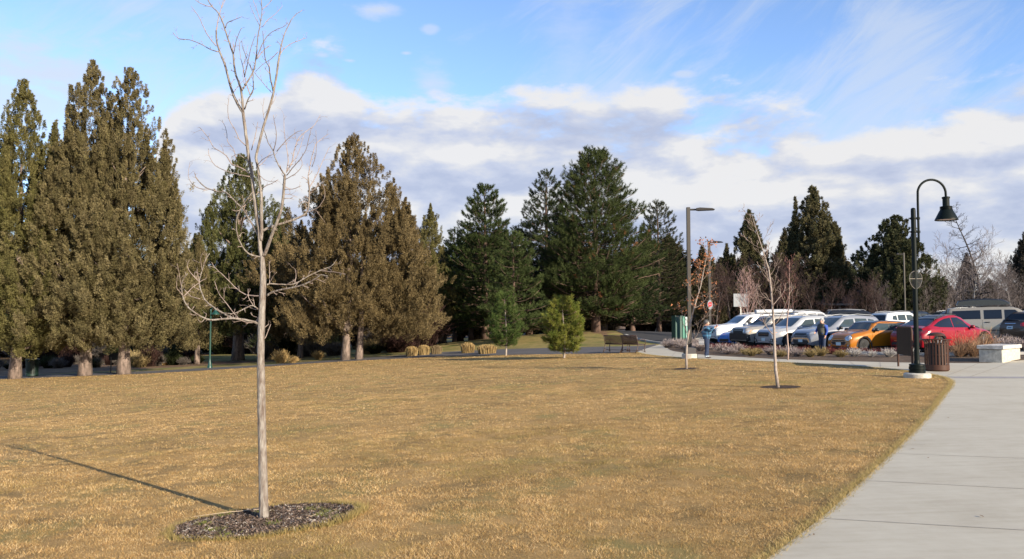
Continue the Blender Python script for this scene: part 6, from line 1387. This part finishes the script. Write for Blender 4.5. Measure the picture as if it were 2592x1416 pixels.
# brown wagon tail at the right edge
S = dict(L=4.8, W=1.82, H=1.66, wb=2.74, fo=.95, wr=.35, clear=.21, roofk=.76, fr=.5, rk=.14,
    top=[(0, .75), (.05, .88), (.4, .98), (1.2, 1.08), (1.35, 1.12), (2.05, 1.56), (2.4, 1.63), (3.4, 1.65), (4.25, 1.58), (4.55, 1.22), (4.75, 1.05), (4.8, .75)], belt=[(0, .7), (.4, .88), (1.3, 1.02), (3.5, 1.07), (4.5, 1.1), (4.8, .85)],
    win=[[(1.72, 1.10), (2.7, 1.11), (2.7, 1.50), (2.15, 1.48)], [(2.78, 1.11), (3.52, 1.13), (3.52, 1.50), (2.78, 1.51)], [(3.6, 1.14), (4.2, 1.2), (4.05, 1.46), (3.6, 1.5)]],
    seams=[(1.6, .4, 1.03), (2.74, .35, 1.07), (3.56, .5, 1.08)], handles=[(2.55, .97), (3.4, .98)], mir=(1.8, 1.1), rim=M_rim, rails=(2.2, 4.2, .06), bars=[2.6, 3.8],
    parts=[([(1.38, -.68), (2.02, -.62), (2.02, .62), (1.38, .68)], 't', M_glass, 'windshield', .008), ([(-.62, 1.14), (.62, 1.14), (.54, 1.50), (-.54, 1.50)], 'r', M_glass, 'rear_window', .01), (rect(-.75, .75, .27, .42, .04), 'r', M_trim, 'rear_bumper', .014), (rect(-.28, .28, 1.02, 1.04, .004), 'r', M_chrome, 'boot_trim', .016)] + both([(.52, .90), (.80, .88), (.86, 1.06), (.80, 1.10), (.52, 1.04)], 'r', M_red, 'taillight', .018) + plater(.82))
S_out = S
place_car(make_car('estate_car', S, brownp, 'dark brown estate car with red tail lamps cut by the right edge', 'cars parked tail to the planting bed'), 2556, 41.0, 66, 'tail')
# second and third rows
BK = 'cars parked in the far rows'
def back_car(spec, body, px, Y, az, label, ref='nose', **k): S = dict(spec, **k); return place_car(make_car('parked_car', S, body, label, BK), px, Y, az, ref)
tailp = [([(-.66, 1.16), (.66, 1.16), (.58, 1.54), (-.58, 1.54)], 'r', M_glass, 'rear_window', .01), ([(1.25, -.70), (1.92, -.62), (1.92, .62), (1.25, .70)], 't', M_glass, 'windshield', .008)] + both([(.50, .98), (.86, .98), (.88, 1.12), (.50, 1.10)], 'r', M_red, 'taillight', .02) + plater(.8)
back_car(S2, blackp, 2262, 58.5, 66, 'black utility car with glowing red tail lamps behind the orange hatchback', 'tail', parts=tailp, mirm=blackp, railm=M_trim)
back_car(S2, white, 2217, 55.0, 66, 'white utility car with silver rails behind the grey fronted car', 'tail', parts=tailp, mirm=white)
back_car(S2, paint('pearl', (.62, .64, .66), .1), 2222, 66, 112, 'whitish utility car far back, its windshield facing right', mirm=white, parts=[([(1.23, -.72), (1.87, -.64), (1.87, .64), (1.23, .72)], 't', M_glass2, 'windshield', .008)])
back_car(LW, blackp, 2085, 62, 100, 'black van like wagon with silver roof load in the far row', 'tail', railm=silver)
back_car(LW, blackp, 2345, 64, 262, 'black pickup like wagon behind the notice board')
back_car(S2, dkgrey, 2330, 72, 262, 'dark grey utility car with roof box far behind the notice board')
back_car(S_out, paint('steel_blue', (.16, .22, .30), .3), 2366, 58, 246, 'steel blue estate roof showing behind the red fastback')
back_car(S2, silver, 2590, 56, 250, 'silver utility car beyond the beige wagon at the right edge')
back_car(LW, paint('pale_grey', (.5, .5, .5), .2), 1985, 60, 66, 'pale grey wagon with rack behind the pale silver crossover', 'tail')

# ------------------------------------------------------------------ people
def skin_body(name, V, E, R, mats, sel, root, sub=2):
    me = bpy.data.meshes.new(name + '_src'); me.from_pydata([tuple(v) for v in V], E, []); o = bpy.data.objects.new(name, me); COL.objects.link(o)
    md = o.modifiers.new('s', 'SKIN'); md.use_smooth_shade = True; ly = me.skin_vertices[0].data if me.skin_vertices else None
    if ly is None:
        bm = bmesh.new(); bm.from_mesh(me); bm.verts.layers.skin.verify(); bm.to_mesh(me); bm.free(); ly = me.skin_vertices[0].data
    for i, r in enumerate(R): ly[i].radius = (r, r) if not isinstance(r, tuple) else r; ly[i].use_root = (i == 0)
    sb = o.modifiers.new('b', 'SUBSURF'); sb.levels = sb.render_levels = sub
    dg = bpy.context.evaluated_depsgraph_get(); m2 = bpy.data.meshes.new_from_object(o.evaluated_get(dg)); o.modifiers.clear(); o.data = m2
    m2.materials.clear()
    for q in mats: m2.materials.append(q)
    for p in m2.polygons: p.material_index = sel(p.center); p.use_smooth = True
    o.parent = root; return o
M_skin = mat('skin', (.52, .30, .21), .55)
def plaid():
    m_ = bpy.data.materials.new('plaid_shirt'); m_.use_nodes = True; T = NT(m_.node_tree); b = T.n['Principled BSDF']; b.inputs['Roughness'].default_value = .85
    tc = T.n.new('ShaderNodeTexCoord'); sp = T.n.new('ShaderNodeSeparateXYZ'); T.l.new(tc.outputs['Object'], sp.inputs[0]); f = 0
    def st(a, k): return T.m('GREATER_THAN', T.m('SINE', T.m('MULTIPLY', a, k)), .25)
    f = T.m('MULTIPLY', T.m('ADD', st(T.m('ADD', sp.outputs[0], sp.outputs[1]), 42), st(sp.outputs[2], 42)), .5)
    T.l.new(T.ramp(f, [(0, (.012, .03, .065)), (.5, (.025, .09, .17)), (1, (.07, .19, .29))]), b.inputs['Base Color']); return m_
M_plaid = plaid(); M_jean = mat('jeans', (.018, .030, .065), .9, var=.2, vscale=9); M_cuff = mat('jean_cuff', (.35, .40, .45), .9); M_shoe = mat('shoe', (.05, .035, .03), .7); M_hairg = mat('grey_hair', (.20, .20, .20), .8, var=.4, vscale=30); M_hairw = mat('white_hair', (.70, .68, .64), .8, var=.2, vscale=30)
M_vest = mat('dark_vest', (.055, .055, .045), .85, var=.2, vscale=12); M_bsl = mat('blue_sleeve', (.02, .06, .30), .8)
def person(px, py, H, face, kind, label, Y=None):
    """face: direction looked at, degrees counter-clockwise from +X in the lot"""
    if Y is None: g = GP(px, py)
    else: x = XY(px, Y); g = Vector((x, Y, T0(x, Y) + .03))
    root = empty('person', g, math.radians(face)); s = H / 1.65
    # local frame: x forward, y to the left of the body
    V = []; E = []; R = []
    def v(p, r, par=None): V.append(Vector(p)); R.append(r); E.append((par, len(V) - 1)) if par is not None else None; return len(V) - 1
    pel = v((0, 0, .90), (.125, .16)); ab = v((.01, 0, 1.03), (.118, .15), pel); ch = v((.0, 0, 1.20), (.118, .17), ab); up = v((-.01, 0, 1.33), (.085, .13), ch); nk = v((.01, 0, 1.42), .05, up); hd = v((.035, 0, 1.52), (.088, .075), nk); tp = v((.03, 0, 1.60), (.075, .068), hd)
    v((.10, 0, 1.455), .035, hd); ns = v((.135, 0, 1.515), .014, hd)
    for sy in (-1, 1):
        hp = v((0, sy * .085, .84), .095, pel); kn = v((.02, sy * .095, .47), .062, hp); an = v((-.01 + .03 * sy, sy * .10, .10), .045, kn); ft = v((.05 + .03 * sy, sy * .105, .045), .04, an); v((.15 + .03 * sy, sy * .12, .032), .033, ft)
        sh = v((-.01, sy * .165, 1.33), .060, up)
        if kind == 'photo':
            el = v((.20, sy * .20, 1.15 + .04 * (sy < 0)), .046, sh); wr_ = v((.36, sy * .07, 1.33), .03, el); hn = v((.41, sy * .05, 1.37), (.022, .032), wr_)
        elif sy < 0:
            el = v((.10, sy * .24, 1.08), .048, sh); wr_ = v((.28, sy * .16, .98), .030, el); hn = v((.34, sy * .14, .96), (.022, .03), wr_)
        else:
            el = v((-.06, sy * .24, 1.07), .048, sh); wr_ = v((.06, sy * .26, .86), .030, el); hn = v((.09, sy * .26, .79), (.022, .03), wr_)
        d = (V[hn] - V[wr_]).normalized(); q = d.cross(Vector((0, 1, 0))).normalized() if abs(d.y) < .9 else Vector((0, 0, 1)); cu = Vector((0, -sy, 0)) * .35
        for k in range(4):
            o_ = (k - 1.5) * .017; b0 = v(V[hn] + q * o_ + d * .035, .0095, hn); b1 = v(V[b0] + (d + cu).normalized() * (.034 + .004 * (1 - abs(k - 1.5))), .0085, b0); v(V[b1] + (d * .6 + cu * 2).normalized() * .026, .0075, b1)
        t0 = v(V[wr_] + d * .03 + q * .035, .010, wr_); v(V[t0] + (d + q * .4).normalized() * .04, .009, t0)
    BK_ = 1.5 if kind == 'photo' else 1.5; R = [((r[0] * BK_, r[1] * BK_) if isinstance(r, tuple) and r[0] > .08 else (r * (1.38 if r > .04 else 1) if not isinstance(r, tuple) else r)) for r in R]
    V = [p * s for p in V]; R = [(r[0] * s, r[1] * s) if isinstance(r, tuple) else r * s for r in R]
    def sel(c):
        z = c.z / s; x = c.x / s; y = abs(c.y / s)
        if z < .075: return 3
        if z < .125: return 4 if kind == 'photo' else 2
        hand = (kind == 'photo' and x > .35 and z > 1.2) or (kind != 'photo' and ((x > .28 and z < 1.02 and z > .9) or (y > .2 and z < .85 and z > .7)))
        if hand: return 0
        if z < .86: return 2
        if z > 1.41: return 0
        if kind != 'photo' and (y > .20 or (x > .14 and y > .13 and z < 1.15)): return 5
        return 1
    body = skin_body('body', V, E, R, [M_skin, M_plaid if kind == 'photo' else M_vest, M_jean, M_shoe, M_cuff, M_bsl], sel, root)
    rs = np.random.RandomState(2); n = 2200; u = unit(rs.randn(n, 3)); u[:, 2] = np.abs(u[:, 2] + .25) - .12; k = ~((u[:, 0] > .45) & (u[:, 2] < .62)); u = u[k]
    P = np.array([.02, 0, 1.555]) * s + u * np.array([.100, .084, .098]) * s; D = unit(u * .25 + rs.randn(len(u), 3) * .3 + [-.3, 0, -.8]); colr = A3(.20, .20, .20) if kind == 'photo' else A3(.72, .70, .66)
    Vt, c = leaflets(P, D, .05 * s * (.6 + .6 * rs.rand(len(u))), np.full(len(u), .014 * s), rs, colr * (.6 + .7 * rs.rand(len(u)))[:, None]); tri_object('hair', Vt, c, M_sh, body)
    b = MB(); b.lathe([(.0, -.095), (.06, -.085), (.088, -.03), (.094, .02), (.07, .08), (.02, .098), (0, .1)], c=(.005 * s, 0, 1.552 * s), n=16, cap=False); b.v = [(v_[0], v_[1] * .9, v_[2]) for v_ in b.v if True]; b.build('hair_cap', M_hairg if kind == 'photo' else M_hairw, body, True)
    for sy in (-1, 1):
        b = MB(); b.lathe([(0, -.008), (.008, -.004), (.009, .003), (0, .007)], c=(.118 * s, sy * .030 * s, 1.535 * s), n=8, cap=False); b.build('eye', mat('eye_dark', (.03, .02, .02), .3), body, True)
        b = MB(); b.lathe([(0, -.028), (.013, -.015), (.016, .01), (0, .025)], c=(.02 * s, sy * .083 * s, 1.52 * s), n=8, cap=False); b.build('ear', M_skin, body, True)
    b = MB(); b.box((.118 * s, 0, 1.475 * s), (.006, .02, .004)); b.build('mouth', mat('lip', (.35, .13, .10), .5), body)
    if kind == 'photo':
        ph = MB(); ph.box((.455 * s, 0, 1.415 * s), (.006, .075, .04), bev=.004); po = ph.build('phone', mat('phone_case', (.5, .10, .08), .4), None); po.location = g; po.rotation_euler.z = math.radians(face); tag(po, 'small phone held up in both hands by the person in the plaid shirt', 'phone')
        # striped bag carried at the back
        bg = MB(); bg.box((-.20 * s, -.12 * s, .72 * s), (.10, .10, .13), taper=.92, bev=.02); bo = bg.build('striped_bag', mat('bag_cloth', (.03, .03, .05), .8), None); bo.location = g; bo.rotation_euler.z = math.radians(face)
        bb = MB()
        for i in range(4): bb.box((-.20 * s, -.12 * s, .72 * s - .09 + i * .055), (.104, .104, .010))
        bb.build('stripes', mat('bag_stripe', (.7, .7, .7), .8), bo)
        hb = MB(); hb.tube([(-.20 * s, -.2 * s, .84 * s), (-.14 * s, -.2 * s, 1.05 * s), (-.06, -.19 * s, 1.36 * s), (.02, -.15 * s, 1.38 * s)], .008, 5); hb.build('strap', MATS['bag_cloth'], bo); tag(bo, 'dark bag with white stripes hanging behind the person in the plaid shirt', 'bag')
    tag(root, label, 'person'); return root
person(1789, 908, 1.56, -18, 'photo', 'person in a blue plaid shirt and jeans holding up a phone on the walk')
person(2081, 0, 1.56, 205, 'vest', 'white haired person in a dark vest and blue sleeves by the silver cars', Y=36.0)


# ------------------------------------------------------------------ look-alikes: tell them apart by their order in view
def tell_apart():
    W = ['leftmost', 'second from left', 'third from left', 'fourth from left', 'fifth from left', 'sixth from left', 'seventh from left', 'eighth from left', 'ninth from left', 'tenth from left', 'eleventh from left', 'twelfth from left', 'thirteenth from left']
    by = {}
    for o in SC.objects:
        if o.parent is None and o.get('label'): by.setdefault(o['label'], []).append(o)
    for lab, L in by.items():
        if len(L) < 2: continue
        L.sort(key=lambda o: o.location.x / max(o.location.y, .1))
        for i, o in enumerate(L):
            w = 'rightmost' if i == len(L) - 1 else W[min(i, 12)]
            o['label'] = '%s, %s' % (lab, w)
tell_apart()
